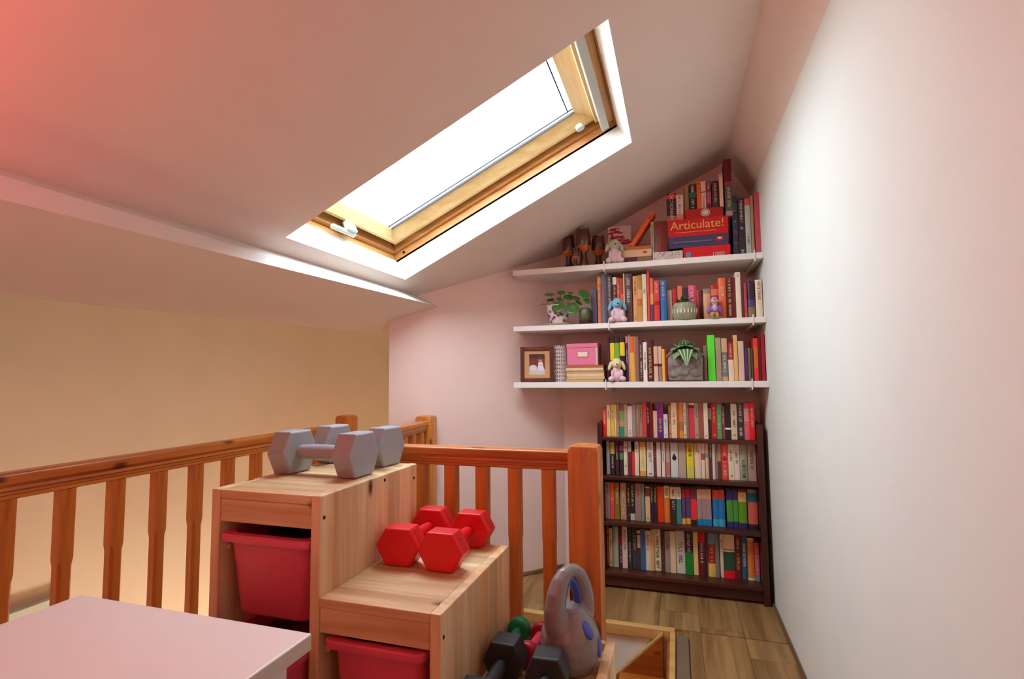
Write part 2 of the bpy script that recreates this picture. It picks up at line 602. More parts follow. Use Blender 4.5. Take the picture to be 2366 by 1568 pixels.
D1 = 0.115
mb = MB()
cor = [(0, WY0), (0, WY1), (WU1, WY1), (WU1, WY0)]
cin = [(-0.004, WY0), (-0.004, WY1), (1.256, WY1), (1.256, WY0)]
for k in range(4):
    a, b_ = cor[k], cor[(k + 1) % 4]
    c, d = cin[(k + 1) % 4], cin[k]
    mb.add([wpt(*a, 0), wpt(*b_, 0), wpt(*c, D1), wpt(*d, D1)], [(0, 1, 2, 3)])
struct('trim_reveal', mb, M['reveal'])

# skylight: outer frame, sash, glass
win = bpy.data.objects.new('window_1', None)
col.objects.link(win)
win['kind'] = 'structure'
win['label'] = 'pine framed roof window in the sloping ceiling'


def wbox(u0, u1, y0, y1, w0, w1):
    mb_ = MB()
    pts = [wpt(u, y, w) for w in (w0, w1) for u, y in ((u0, y0), (u1, y0), (u1, y1), (u0, y1))]
    mb_.add(pts, [(0, 3, 2, 1), (4, 5, 6, 7), (0, 1, 5, 4), (1, 2, 6, 5), (2, 3, 7, 6), (3, 0, 4, 7)])
    return mb_


UL, UH = -0.004, 1.256
fr = 0.03      # frame thickness seen inside
for nm, bx_, mt in (('frame_side', wbox(UL - 0.04, UH + 0.04, WY1, WY1 + 0.05, D1 - 0.01, 0.24), 'frame_pine'),
                    ('frame_side', wbox(UL - 0.04, UH + 0.04, WY0 - 0.05, WY0, D1 - 0.01, 0.24), 'frame_pine'),
                    ('frame_sill', wbox(UL - 0.045, UL, WY0, WY1, D1 - 0.01, 0.24), 'frame_pine_y'),
                    ('frame_head', wbox(UH, UH + 0.045, WY0, WY1, D1 - 0.01, 0.24), 'frame_pine_y')):
    part(win, nm, bx_, M[mt])
# stepped inner frame
e = 0.022
for nm, bx_, mt in (('frame_step', wbox(UL, UH, WY1 - e, WY1, 0.15, 0.24), 'frame_pine'),
                    ('frame_step', wbox(UL, UH, WY0, WY0 + e, 0.15, 0.24), 'frame_pine'),
                    ('frame_step', wbox(UL, UL + e, WY0 + e, WY1 - e, 0.15, 0.24), 'frame_pine_y'),
                    ('frame_step', wbox(UH - 0.03, UH, WY0 + e, WY1 - e, 0.13, 0.24), 'frame_pine_y')):
    part(win, nm, bx_, M[mt], bevel=0.002)
# sash
S0, S1 = WY0 + 0.055, WY1 - 0.055
UA, UB = 0.05, 1.195
sw = 0.085
PRF = [(0, 0.225), (0, 0.165), (0.02, 0.165), (sw, 0.203), (sw, 0.225)]


def sash_rail(kind):
    k_ = 0.6 if kind == 'low' else 1.0
    pts0, pts1 = [], []
    for v, w in PRF:
        v2 = v * k_
        if kind == 'far':
            pts0.append(wpt(UA + v * 0.6, S1 - v, w)); pts1.append(wpt(UB - v, S1 - v, w))
        elif kind == 'near':
            pts0.append(wpt(UA + v * 0.6, S0 + v, w)); pts1.append(wpt(UB - v, S0 + v, w))
        elif kind == 'low':
            pts0.append(wpt(UA + v2, S0 + v, w)); pts1.append(wpt(UA + v2, S1 - v, w))
        else:
            pts0.append(wpt(UB - v2, S0 + v, w)); pts1.append(wpt(UB - v2, S1 - v, w))
    return MB().loft([pts0, pts1])


for kd in ('far', 'near', 'low', 'high'):
    part(win, 'sash_rail', sash_rail(kd), M['window_pine' if kd in ('far', 'near') else 'window_pine_y'])
part(win, 'sash_ledge', wbox(UB - 0.02, UB + 0.02, S0, S1, 0.148, 0.1645), M['window_pine_y'], bevel=0.002)
# outer closing strips between sash and frame
for bx_ in (wbox(UL, UH, S1, WY1, 0.225, 0.24), wbox(UL, UH, WY0, S0, 0.225, 0.24), wbox(UL, UA, S0, S1, 0.225, 0.24), wbox(UB, UH, S0, S1, 0.225, 0.24)):
    part(win, 'flashing', bx_, M['gasket'])
g0, g1 = S0 + sw, S1 - sw
part(win, 'pane', wbox(UA + 0.05, UB - 0.085, g0, g1, 0.208, 0.212), M['glass'])
part(win, 'gasket', wbox(UA + 0.05, UB - 0.085, g1 - 0.004, g1, 0.199, 0.208), M['gasket'])
part(win, 'gasket', wbox(UA + 0.05, UB - 0.085, g1 - 0.032, g1 - 0.026, 0.203, 0.2078), M['gasket'])
part(win, 'gasket', wbox(UB - 0.112, UB - 0.106, g0, g1 - 0.026, 0.203, 0.2078), M['gasket'])
part(win, 'vent_bar', wbox(1.186, 1.222, WY0 + 0.02, WY1 - 0.02, 0.108, 0.132), M['grey_alu'], bevel=0.003)
part(win, 'pivot_cap', MB().lathe([(0.001, 0), (0.02, 0.002), (0.02, 0.02), (0.001, 0.022)], 16).xf(Matrix.Translation(wpt(1.105, S1 - 0.03, 0.145)) @ Matrix(((RU.x, 0, RN.x), (0, 1, 0), (RU.z, 0, RN.z))).to_4x4()), M['window_white'], smooth=True)
# handle on the lower sash rail
mb = MB()
mb.v = []
hb = wbox(0.022, 0.046, 1.765, 1.925, 0.112, 0.132)
part(win, 'handle', hb, M['window_white'], bevel=0.009, seg=3)
part(win, 'handle_base', wbox(0.04, 0.062, 1.85, 1.915, 0.12, 0.164), M['window_white'], bevel=0.003)
part(win, 'bolt_socket', MB().lathe([(0.001, 0), (0.007, 0.0), (0.007, 0.004), (0.001, 0.004)], 12).xf(Matrix.Translation(wpt(0.055, WY1 - 0.002, 0.132)) @ Matrix.Rotation(R(90), 4, 'X')), M['screw'])

# ------------------------------------------------------------------ floor with planks
FX0 = -1.76
SX0, SX1, SY0, SY1 = -1.20, -0.055, 1.60, 2.65      # stair opening
LANDX = -1.34
fmb = MB()
fmb.box(FX0, XR, YN, SY0, -0.2, -0.012)
fmb.box(SX1, XR, SY0, SY1, -0.2, -0.012)
fmb.prism([(FX0, SY0), (SX0, SY0), (SX0, SY1), (-1.35, SY1), (-1.5, 2.5), (FX0, 2.5)], -0.2, -0.012)
fmb.prism([(-1.35, SY1), (XR, SY1), (XR, YB), (C2[0], YB)], -0.2, -0.012)
floor = struct('floor', fmb, M['floor'])


def clip(poly, a, b, c):
    """keep a*x + b*y <= c"""
    out = []
    for i in range(len(poly)):
        p, q = poly[i], poly[(i + 1) % len(poly)]
        dp, dq = a * p[0] + b * p[1] - c, a * q[0] + b * q[1] - c
        if dp <= 0:
            out.append(p)
        if dp * dq < 0:
            t = dp / (dp - dq)
            out.append((p[0] + (q[0] - p[0]) * t, p[1] + (q[1] - p[1]) * t))
    return out


rng = random.Random(5)
PW = 0.19
zones = [(FX0, XR, -0.6, SY0), (SX1 + 0.075, XR, SY0, SY1), (-1.5, SX0, SY0, SY1), (FX0, -1.5, SY0, 2.5), (LANDX, XR, SY1 + 0.005, YB)]
kx = 0
x1 = XR
while x1 > FX0:
    x0 = max(FX0, x1 - PW)
    y = -0.9 - rng.random() * 0.6
    while y < YB:
        y2 = y + 1.25
        for zx0, zx1, zy0, zy1 in zones:
            p = [(max(x0, zx0) + 0.0007, max(y, zy0) + 0.0007), (min(x1, zx1) - 0.0007, max(y, zy0) + 0.0007), (min(x1, zx1) - 0.0007, min(y2, zy1) - 0.0007), (max(x0, zx0) + 0.0007, min(y2, zy1) - 0.0007)]
            if p[1][0] - p[0][0] < 0.012 or p[2][1] - p[1][1] < 0.012:
                continue
            p = clip(p, -1, 1, 3.995)
            if len(p) >= 3:
                pm = MB().prism(p, -0.012, 0.0)
                # shift texture by moving the mesh origin
                ox, oy = rng.random() * 9, rng.random() * 9
                pm.v = [(q[0] + ox, q[1] + oy, q[2]) for q in pm.v]
                o = link('plank', mesh_of(pm, 'plank', M['floor']), floor, (-ox, -oy, 0))
        y = y2
    x1 = x0

# beading at the foot of the walls
struct('trim_1', MB().box(XR - 0.014, XR - 0.0005, -0.6, YB - 0.001, 0.0002, 0.016), M['trim'], bevel=0.006)
ln = Vector((-1, -1, 0)).normalized()
nn = Vector((1, -1, 0)).normalized()
pA, pB = Vector((C2[0], C2[1], 0)) + nn * 0.0005 + ln * 0.02, Vector((-1.335, 2.665, 0)) + nn * 0.0005
mb = MB()
for h0, h1, t in ((0.0005, 0.024, 0.012),):
    mb.extr([pA + Vector((0, 0, h0)), pB + Vector((0, 0, h0)), pB + nn * t + Vector((0, 0, h0)), pA + nn * t + Vector((0, 0, h0))], (0, 0, h1 - h0))
struct('trim_2', mb, M['trim'], bevel=0.004)
struct('trim_3', MB().box(C2[0] + 0.02, -0.46, YB - 0.014, YB - 0.0005, 0.0005, 0.02), M['trim'], bevel=0.004)

# ------------------------------------------------------------------ stair opening
st = thing('staircase', 'timber stairs going down beside the newel post, seen at their top', 'stairs', (-0.6, 2.1, -0.25))
part(st, 'nosing', MB().box(SX0, SX1 + 0.012, SY1 - 0.035, SY1 + 0.004, -0.045, 0.006), M['nosing'], True, bevel=0.004, seg=2)
part(st, 'nosing', MB().box(SX1 - 0.01, SX1 + 0.014, SY0 + 0.0, SY1 - 0.036, -0.03, 0.004), M['nosing'], True, bevel=0.003)
part(st, 'edge_strip', MB().box(SX1 + 0.02, SX1 + 0.07, SY0, SY1 - 0.06, -0.011, 0.003), M['metal_strip'], True, bevel=0.001)
part(st, 'lining_panel', MB().box(SX0, SX1, SY1 - 0.022, SY1 - 0.004, -1.6, -0.045), M['reveal'], True)
part(st, 'lining_board', MB().box(SX1 - 0.012, SX1 + 0.002, SY0, SY1 - 0.04, -0.2, -0.031), M['string_wood'], True)
ys_ = SY1 - 0.024
sa = pl(1532, 1462, 'y', ys_)
sb = pl(1418, 1562, 'y', ys_)
dv = (sb - sa).normalized()
far = sa + dv * 1.42
part(st, 'string', MB().extr([sa, far, far + Vector((0, 0, -0.5)), sa + Vector((0, 0, -0.33))], (0, -0.03, 0)), M['string_wood'], True, bevel=0.003)
part(st, 'string_cap', MB().extr([sa + Vector((0, 0, 0.001)), far + Vector((0, 0, 0.001)), far + Vector((0, 0, 0.013)), sa + Vector((0, 0, 0.013))], (0, -0.03, 0)), M['nosing'], True)
for k in range(5):
    x_ = SX1 - 0.01 - 0.215 * k
    part(st, 'tread', MB().box(x_ - 0.235, x_, SY0 + 0.01, ys_ - 0.031, -0.2 * (k + 1) - 0.025, -0.2 * (k + 1)), M['string_wood'], True, bevel=0.004)
    part(st, 'riser', MB().box(x_ - 0.012, x_, SY0 + 0.01, ys_ - 0.031, -0.2 * (k + 1), -0.2 * k - 0.032), M['string_wood'], True)

# ------------------------------------------------------------------ balustrades
BS = 0.037


def baluster_mb(z0, z1, s=BS, ch=0.0065):
    """square at both ends, stop-chamfered between"""
    h = s / 2

    def loop(c, z):
        p = []
        for sx, sy in ((1, 1), (-1, 1), (-1, -1), (1, -1)):
            a, b_ = (sx * h, sy * (h - c)), (sx * (h - c), sy * h)
            if sx * sy < 0:
                a, b_ = b_, a
            p += [a, b_]
        return [(x, y, z) for x, y in p]
    k = 0.0004
    za, zb = z0 + 0.18, z1 - 0.2
    return MB().loft([loop(k, z0), loop(k, za), loop(ch, za + 0.022), loop(ch, zb - 0.022), loop(k, zb), loop(k, z1)])


def newel(name, label, x, y, top=1.0, s=0.09, z0=0.0):
    t = thing(name, label, 'newel post', (x, y, z0), group='pine newel posts of the balustrade')
    h = s / 2
    c = 0.016
    mb_ = MB().loft([rrect(0, 0, s, s, 0.004, 0, 2), rrect(0, 0, s, s, 0.004, top - z0 - c, 2), rrect(0, 0, s - 0.010, s - 0.010, 0.006, top - z0 - 0.004, 2), rrect(0, 0, s - 2 * c, s - 2 * c, 0.008, top - z0, 2)])
    part(t, 'post', mb_, M['rail_wood'], smooth=True, angle=30)
    return t


def rail_profile(w, zt, zb):
    """handrail section (across, z): rounded top, grooved sides"""
    h = w / 2
    H = zt - zb
    pts = [(-h * 0.72, zb), (h * 0.72, zb), (h * 0.72, zb + 0.14 * H), (h * 0.86, zb + 0.2 * H), (h * 0.8, zb + 0.34 * H), (h, zb + 0.52 * H), (h, zb + 0.84 * H)]
    for k in range(1, 6):
        a = R(18 * k)
        pts.append((h * (0.72 + 0.28 * math.cos(a)) if k < 5 else 0, zb + 0.84 * H + 0.16 * H * math.sin(a)))
    left = [(-x, z) for x, z in pts[2:-1]][::-1]
    return pts + left


def rail_mb(p0, p1, w, zt, zb, mat_axis):
    p0, p1 = Vector((p0[0], p0[1], 0)), Vector((p1[0], p1[1], 0))
    t = (p1 - p0).normalized()
    a = Vector((t.y, -t.x, 0))
    pr = rail_profile(w, zt, zb)
    return MB().loft([[p + a * x + Vector((0, 0, z)) for x, z in pr] for p in (p0, p1)])


FRY = 1.545
n1 = newel('newel_post', 'thick pine newel post beside the kettlebell at the stair head', -0.265, FRY, 0.998)
n2 = newel('newel_post', 'pine newel post against the pale pink angled wall', -1.325, 2.60, 0.99)
n3 = newel('newel_post', 'pine newel post at the far end of the long balustrade', -1.725, 2.44, 1.0, 0.085)
n4 = newel('newel_post', 'pine corner newel post hidden behind the grey dumbbells', -1.215, FRY, 0.985, 0.075)

t = thing('front_balustrade', 'pine handrail with square balusters behind the stepped storage unit', 'railing', (-0.75, FRY, 0))
part(t, 'handrail', rail_mb((-1.177, FRY + 0.004), (-0.3105, FRY + 0.004), 0.062, 0.978, 0.932, 'X'), M['rail_wood_x'], True, smooth=True, angle=28)
part(t, 'fillet', MB().box(-1.177, -0.3105, FRY - 0.018, FRY + 0.022, 0.921, 0.9315), M['rail_wood_x'], True, bevel=0.002)
part(t, 'bottom_rail', MB().box(-1.177, -0.3105, FRY - 0.02, FRY + 0.022, 0.0005, 0.035), M['rail_wood_x'], True, bevel=0.002)
bmesh_f = mesh_of(baluster_mb(0.036, 0.9205), 'baluster', M['rail_wood'])
for k in range(8):
    link('baluster', bmesh_f, t, (-0.377 - 0.1066 * k + 0.75, 0.002, 0))

LRX = -1.72
t = thing('long_balustrade', 'long pine handrail and balusters overlooking the open void', 'railing', (LRX, 1.3, 0))
part(t, 'handrail', rail_mb((LRX, -0.3), (LRX, 2.397), 0.064, 0.957, 0.9, 'Y'), M['rail_wood_y'], True, smooth=True, angle=28)
part(t, 'fillet', MB().box(LRX - 0.021, LRX + 0.021, -0.3, 2.397, 0.886, 0.8995), M['rail_wood_y'], True, bevel=0.002)
part(t, 'bottom_rail', MB().box(LRX - 0.021, LRX + 0.021, -0.3, 2.397, 0.0005, 0.035), M['rail_wood_y'], True, bevel=0.002)
bmesh_l = mesh_of(baluster_mb(0.036, 0.8855), 'baluster', M['rail_wood'])
for k in range(-6, 10):
    link('baluster', bmesh_l, t, (0, 0.93 + 0.1447 * k - 1.3, 0))

t = thing('return_balustrade', 'short pine handrail meeting the newel post on the angled wall', 'railing', (-1.27, 2.05, 0))
q0, q1 = Vector((-1.222, 1.585, 0)), Vector((-1.318, 2.552, 0))
part(t, 'handrail', rail_mb(q0, q1, 0.062, 0.966, 0.922, 'Y'), M['rail_wood_y'], True, smooth=True, angle=28)
part(t, 'fillet', rail_mb(q0, q1, 0.042, 0.9215, 0.91, 'Y'), M['rail_wood_y'], True)
for k in range(9):
    p = q0 + (q1 - q0) * ((k + 0.5) / 9)
    link('baluster', bmesh_f, t, (p.x + 1.27, p.y - 2.05, -0.0115))

# ------------------------------------------------------------------ stepped storage unit
UX = [-1.087, -0.773, -0.476, -0.178]
UY0, UY1 = 1.0, 1.455
UZ = [0.935, 0.714, 0.490]
PT = 0.025
su = thing('storage_unit', 'stepped pine storage frame holding red tubs, in front of the balustrade', 'storage unit', (-0.63, 1.23, 0))
panels = [(UX[0], UX[0] + PT, UZ[0]), (UX[1] - PT, UX[1], UZ[0]), (UX[2] - PT, UX[2], UZ[1]), (UX[3] - PT, UX[3], UZ[2])]
for x0, x1, h in panels:
    part(su, 'side_panel', MB().box(x0, x1, UY0, UY1, 0.0005, h), M['pine_z_lifted'], True, bevel=0.0025, seg=2)
tops = [(UX[0] + PT + .0002, UX[1] - PT - .0002, UZ[0] - 0.001), (UX[1] + .0002, UX[2] - PT - .0002, UZ[1] - 0.001), (UX[2] + .0002, UX[3] - PT - .0002, 0.470)]
for i, (x0, x1, h) in enumerate(tops):
    part(su, 'top_board', MB().box(x0, x1, UY0 + 0.001, UY1 - 0.001, h - 0.02, h), M['pine_x'], True, bevel=0.002, seg=2)
    part(su, 'front_rail', MB().box(x0, x1, UY0 + 0.003, UY0 + 0.02, h - 0.075, h - 0.0205), M['pine_x'], True, bevel=0.002)
    part(su, 'back_panel', MB().box(x0, x1, UY1 - 0.01, UY1 - 0.002, 0.02, h - 0.0205), M['pine_z_lifted'], True)
    part(su, 'base_board', MB().box(x0, x1, UY0 + 0.004, UY1 - 0.011, 0.03, 0.045), M['pine_x'], True)
part(su, 'back_rail', MB().box(tops[2][0], tops[2][1], UY1 - 0.02, UY1 - 0.002, 0.4705, 0.4895), M['pine_x'], True, bevel=0.002)
for (x0, x1, h), zs in zip(((UX[0] + PT, UX[1] - PT, 0), (UX[1], UX[2] - PT, 0), (UX[2], UX[3] - PT, 0)), ((0.8, 0.57, 0.34), (0.6, 0.37), (0.35,))):
    for z in zs:
        for a, b_ in ((x0 + .0002, x0 + 0.012), (x1 - 0.012, x1 - .0002)):
            part(su, 'runner', MB().box(a, b_, UY0 + 0.025, UY1 - 0.011, z - 0.012, z), M['pine_x'], True)
for x, y, z in ((UX[1], UY0 + 0.014, 0.885), (UX[1], UY1 - 0.02, 0.895), (UX[2], UY0 + 0.014, 0.664), (UX[2], UY0 + 0.02, 0.30), (UX[1], 1.27, 0.92)):
    part(su, 'screw', MB().lathe([(0.001, 0.0002), (0.0045, 0.0002), (0.0045, 0.001), (0.001, 0.0012)], 10).xf(Matrix.Translation((x, y, z)) @ Matrix.Rotation(R(90), 4, 'Y')), M['screw'], True)


def tub(label, xc, yc, zt, w, d, h, open_=True):
    """plastic tub: tapered body with a broad rolled rim; origin at its bottom centre"""
    t_ = thing('storage_tub', label, 'storage tub', (xc, yc, zt - h), group='red plastic tubs in the storage unit')
    r = 0.03
    k = 0.80
    tk = 0.004
    bw, bd = w * k, d * 0.84
    tw, td = w * 0.90, d * 0.93
    loops = [rrect(0, 0, bw - 0.03, bd - 0.03, 0.02, 0.0), rrect(0, 0, bw, bd, r, 0.012), rrect(0, 0, tw, td, r, h - 0.012)]
    inner = [rrect(0, 0, tw - 2 * tk, td - 2 * tk, r - tk, h - 0.012), rrect(0, 0, bw - 2 * tk, bd - 2 * tk, r - tk, 0.014)]
    part(t_, 'body', MB().loft(loops + inner[:1] + inner[1:], True, True), M['red_plastic'], smooth=True, angle=50)
    rim = [rrect(0, 0, tw + 0.001, td + 0.001, r, h - 0.018), rrect(0, 0, w - 0.004, d - 0.004, 0.02, h - 0.018), rrect(0, 0, w, d, 0.022, h - 0.012), rrect(0, 0, w, d, 0.022, h - 0.003),
           rrect(0, 0, w - 0.006, d - 0.006, 0.02, h), rrect(0, 0, tw - 2 * tk - 0.006, td - 2 * tk - 0.006, r - tk, h), rrect(0, 0, tw - 2 * tk, td - 2 * tk, r - tk, h - 0.0185)]
    part(t_, 'rim', MB().loft(rim, False, False), M['red_plastic'], smooth=True, angle=40)
    return t_


cx1 = (UX[0] + UX[1]) / 2
cx2 = (UX[1] + UX[2] - PT) / 2
TW = 0.272
tub('red plastic tub high in the tallest column of the storage unit', cx1, 1.205, 0.832, 0.262, 0.42, 0.20)
tub('red plastic tub pulled out below another, showing brown patterned cloth', cx1, 1.13, 0.598, 0.262, 0.42, 0.23)
tub('red plastic tub under the middle step of the storage unit', cx2, 1.205, 0.628, 0.246, 0.42, 0.23)


def heap(name, label, cat, xc, yc, z0, w, d, h, mat, seed):
    rg = random.Random(seed)
    n = 14
    mb_ = MB()
    g = [[0] * (n + 1) for _ in range(n + 1)]
    ph = [(rg.random() * 6, rg.random() * 6, rg.uniform(4, 10), rg.uniform(4, 10)) for _ in range(4)]
    vs_ = []
    for i in range(n + 1):
        for j in range(n + 1):
            u, v = i / n, j / n
            e_ = min(1, 6 * min(u, 1 - u)) * min(1, 6 * min(v, 1 - v))
            z = sum(math.sin(a + p * u) * math.cos(b_ + q * v) for a, b_, p, q in ph) / 4
            vs_.append(((u - 0.5) * w, (v - 0.5) * d, h * (0.55 + 0.45 * z) * (0.35 + 0.65 * e_)))
    fs = [(i * (n + 1) + j, (i + 1) * (n + 1) + j, (i + 1) * (n + 1) + j + 1, i * (n + 1) + j + 1) for i in range(n) for j in range(n)]
    mb_.add(vs_, fs)
    # flat underside
    k0 = len(mb_.v)
    ring = [i * (n + 1) for i in range(n + 1)] + [n * (n + 1) + j for j in range(1, n + 1)] + [i * (n + 1) + n for i in range(n - 1, -1, -1)] + [j for j in range(n - 1, 0, -1)]
    mb_.v += [(mb_.v[i][0], mb_.v[i][1], -0.01) for i in ring]
    L = len(ring)
    for a in range(L):
        mb_.f.append((ring[a], k0 + a, k0 + (a + 1) % L, ring[(a + 1) % L]))
        mb_.c.append(None)
    mb_.f.append(tuple(k0 + a for a in range(L)))
    mb_.c.append(None)
    o = link(name, mesh_of(mb_, name, mat, smooth=True, angle=180), None, (xc, yc, z0))
    return tag(o, label, cat)


heap('folded_cloth', 'dark bundled cloth filling the high red tub', 'cloth', cx1, 1.205, 0.79, 0.19, 0.32, 0.05, M['cloth_dark'], 3)
heap('patterned_cloth', 'brown patterned cloth lying in the pulled-out red tub', 'cloth', cx1, 1.13, 0.555, 0.21, 0.34, 0.04, M['cloth_brown'], 8)

# ------------------------------------------------------------------ desk
dk = thing('desk', 'white desk with thick laminate top beside the storage unit', 'desk', (-0.94, 0.42, 0))
part(dk, 'desk_top', MB().box(-1.235, -0.642, 0.03, 0.812, 0.713, 0.742), M['desk_white'], True, bevel=0.002, seg=2)
part(dk, 'edge_band', MB().box(-0.6418, -0.6405, 0.032, 0.81, 0.7145, 0.7405), M['desk_edge'], True)
for x in (-1.19, -0.685):
    for y in (0.08, 0.76):
        part(dk, 'leg', MB().box(x - 0.02, x + 0.02, y - 0.02, y + 0.02, 0.0005, 0.7125), M['desk_white'], True, bevel=0.003)

# ------------------------------------------------------------------ dumbbells


def hex_loop(flat, mid, h, x, sh=1.0):
    f, m_ = flat * sh, mid * sh
    c = h / 2
    return [(x, -f, c - c * sh), (x, -m_, c), (x, -f, c + c * sh), (x, f, c + c * sh), (x, m_, c), (x, f, c - c * sh)]


def hex_dumbbell(name, label, loc, rz, length, hw, flat, mid, h, hr, mat, group, marks=None, hmat=None, collar=None):
    t_ = thing(name, label, 'dumbbell', loc, (0, 0, rz), group)
    for s_ in (-1, 1):
        x0 = s_ * (length / 2 - hw)
        x1 = s_ * length / 2
        lp = [hex_loop(flat, mid, h, x0, 0.93), hex_loop(flat, mid, h, x0 + s_ * 0.004), hex_loop(flat, mid, h, x1 - s_ * 0.004), hex_loop(flat, mid, h, x1, 0.93)]
        if s_ > 0:
            lp = lp[::-1]
        hd = part(t_, 'head', MB().loft(lp), mat, bevel=0.0018, seg=2)
        if marks:
            # embossed brand bars on the upper sloping facet
            nrm = Vector((0, h / 2, mid - flat)).normalized()
            for sy in (-1, 1):
                q = MB()
                a = Vector((0, sy * flat, h))
                b_ = Vector((0, sy * mid, h / 2))
                for k in range(7):
                    u = 0.16 + 0.68 * k / 6
                    pc = a + (b_ - a) * u
                    nv = Vector((0, sy * nrm.y, nrm.z))
                    tv = (b_ - a).normalized()
                    xc = (x0 + x1) / 2
                    wv = 0.0022 if k % 2 else 0.0014
                    hv = hw * (0.2 if k % 3 else 0.14)
                    pts = [pc + Vector((xc - hv, 0, 0)) - tv * wv, pc + Vector((xc + hv, 0, 0)) - tv * wv, pc + Vector((xc + hv, 0, 0)) + tv * wv, pc + Vector((xc - hv, 0, 0)) + tv * wv]
                    q.extr([p + nv * 0.0001 for p in pts], nv * 0.0011)
                part(hd, 'embossing', q, marks)['kind'] = 'stuff'
    hl = length / 2 - hw
    n = 9
    path = [(-hl + 2 * hl * k / (n - 1), 0, h / 2) for k in range(n)]
    rad = [hr * (1.0 + 0.18 * math.sin(math.pi * k / (n - 1))) for k in range(n)]
    part(t_, 'handle', MB().tube(path, rad, 14), hmat or mat, smooth=True, angle=60)
    if collar:
        part(t_, 'collar', MB().tube([(hl - 0.012, 0, h / 2), (hl - 0.001, 0, h / 2)], hr * 1.25, 14), collar, smooth=True)
    return t_


ZT = UZ[0] + 0.0008
hex_dumbbell('hex_dumbbell', 'grey hex dumbbell on the top step, nearer the desk', (-0.948, 1.237, ZT), R(-1.5), 0.274, 0.06, 0.041, 0.069, 0.116, 0.0185, M['grey_vinyl'], 'grey hex dumbbells on the top step')
hex_dumbbell('hex_dumbbell', 'grey hex dumbbell on the top step, nearer the balustrade', (-0.958, 1.418, ZT), R(-5), 0.258, 0.058, 0.041, 0.068, 0.114, 0.0185, M['grey_vinyl'], 'grey hex dumbbells on the top step')
ZT2 = UZ[1] + 0.0008
hex_dumbbell('hex_dumbbell', 'red hex dumbbell against the tall pine side panel', (-0.706, 1.342, ZT2), R(91.5), 0.256, 0.058, 0.035, 0.063, 0.095, 0.0145, M['red_vinyl'], 'red hex dumbbells on the middle step', M['red_mark'])
hex_dumbbell('hex_dumbbell', 'red hex dumbbell near the open edge of the middle step', (-0.579, 1.333, ZT2), R(90), 0.25, 0.056, 0.035, 0.063, 0.095, 0.0145, M['red_vinyl'], 'red hex dumbbells on the middle step', M['red_mark'])
ZT3 = 0.4708
hex_dumbbell('hex_dumbbell', 'black hex dumbbell on the lowest step against the pine panel', (-0.419, 1.147, ZT3), R(89), 0.262, 0.062, 0.03, 0.05, 0.092, 0.014, M['black_vinyl'], 'black hex dumbbells on the lowest step')
hex_dumbbell('hex_dumbbell', 'black hex dumbbell on the lowest step in front of the kettlebell', (-0.298, 1.118, ZT3), R(94), 0.25, 0.062, 0.03, 0.05, 0.092, 0.014, M['black_vinyl'], 'black hex dumbbells on the lowest step')


def round_dumbbell(name, label, p0, p1, r, th, hr, mat, hmat, group, collar=None):
    p0, p1 = Vector(p0), Vector(p1)
    t_ = thing(name, label, 'dumbbell', (p0.x, p0.y, p0.z - r), group=group)
    d = (p1 - p0).normalized()
    for c, s_ in ((p0, 1), (p1, -1)):
        a, b_ = c - d * th / 2, c + d * th / 2
        part(t_, 'head', MB().tube([a, a + d * 0.004, b_ - d * 0.004, b_], [r * 0.86, r, r, r * 0.86], 22), mat, True, smooth=True, angle=50)
    part(t_, 'handle', MB().tube([p0 + d * th / 2, p1 - d * th / 2], hr, 14), hmat, True, smooth=True, angle=60)
    if collar:
        part(t_, 'collar', MB().tube([p1 - d * (th / 2 + 0.012), p1 - d * (th / 2 + 0.002)], hr * 1.15, 14), collar, True, smooth=True)
    return t_


round_dumbbell('hand_weight', 'small green vinyl dumbbell tucked behind the black ones', (-0.436, 1.418, ZT3 + 0.032), (-0.441, 1.302, ZT3 + 0.032), 0.032, 0.028, 0.013, M['green_vinyl'], M['green_vinyl'], 'small hand weights on the lowest step')
round_dumbbell('hand_weight', 'small pink and crimson dumbbell beside the kettlebell', (-0.370, 1.412, ZT3 + 0.031), (-0.379, 1.302, ZT3 + 0.031), 0.031, 0.026, 0.0135, M['crimson_vinyl'], M['pink_vinyl'], 'small hand weights on the lowest step', M['steel'])

# ------------------------------------------------------------------ kettlebell
KX, KY, KZ = -0.276, 1.335, ZT3
kt = thing('kettlebell', 'grey plastic kettlebell with blue panels on the lowest step', 'kettlebell', (KX, KY, KZ), (0, 0, R(60)))
prof = [(0.045, 0.0), (0.058, 0.004), (0.071, 0.03), (0.076, 0.06), (0.073, 0.088), (0.062, 0.112), (0.046, 0.13), (0.036, 0.142), (0.03, 0.15)]
kb = MB().lathe(prof, 28)
hp = [(-0.02, 0, 0.06), (-0.042, 0, 0.095), (-0.054, 0, 0.125), (-0.056, 0, 0.155), (-0.049, 0, 0.188), (-0.036, 0, 0.214), (-0.019, 0, 0.229), (0, 0, 0.234)]
hp = hp + [(-x, y, z) for x, y, z in hp[:-1]][::-1]
rad = [0.03, 0.031, 0.029, 0.0265, 0.024, 0.0215, 0.019, 0.018]
rad = rad + rad[:-1][::-1]
kb.tube(hp, rad, 14)
part(kt, 'body', blob(kb, 0.0032, 5), M['kettle_grey'], smooth=True, angle=180)
# blue inside of the handle loop and blue roundels
hp2 = [(-0.03, 0, 0.128), (-0.031, 0, 0.152), (-0.027, 0, 0.178), (-0.018, 0, 0.202), (0, 0, 0.2165)]
hp2 = hp2 + [(-x, y, z) for x, y, z in hp2[:-1]][::-1]
part(kt, 'grip_lining', MB().tube(hp2, 0.009, 10).xf(Matrix.Diagonal((1, 1.35, 1, 1))), M['kettle_blue'], smooth=True, angle=180)


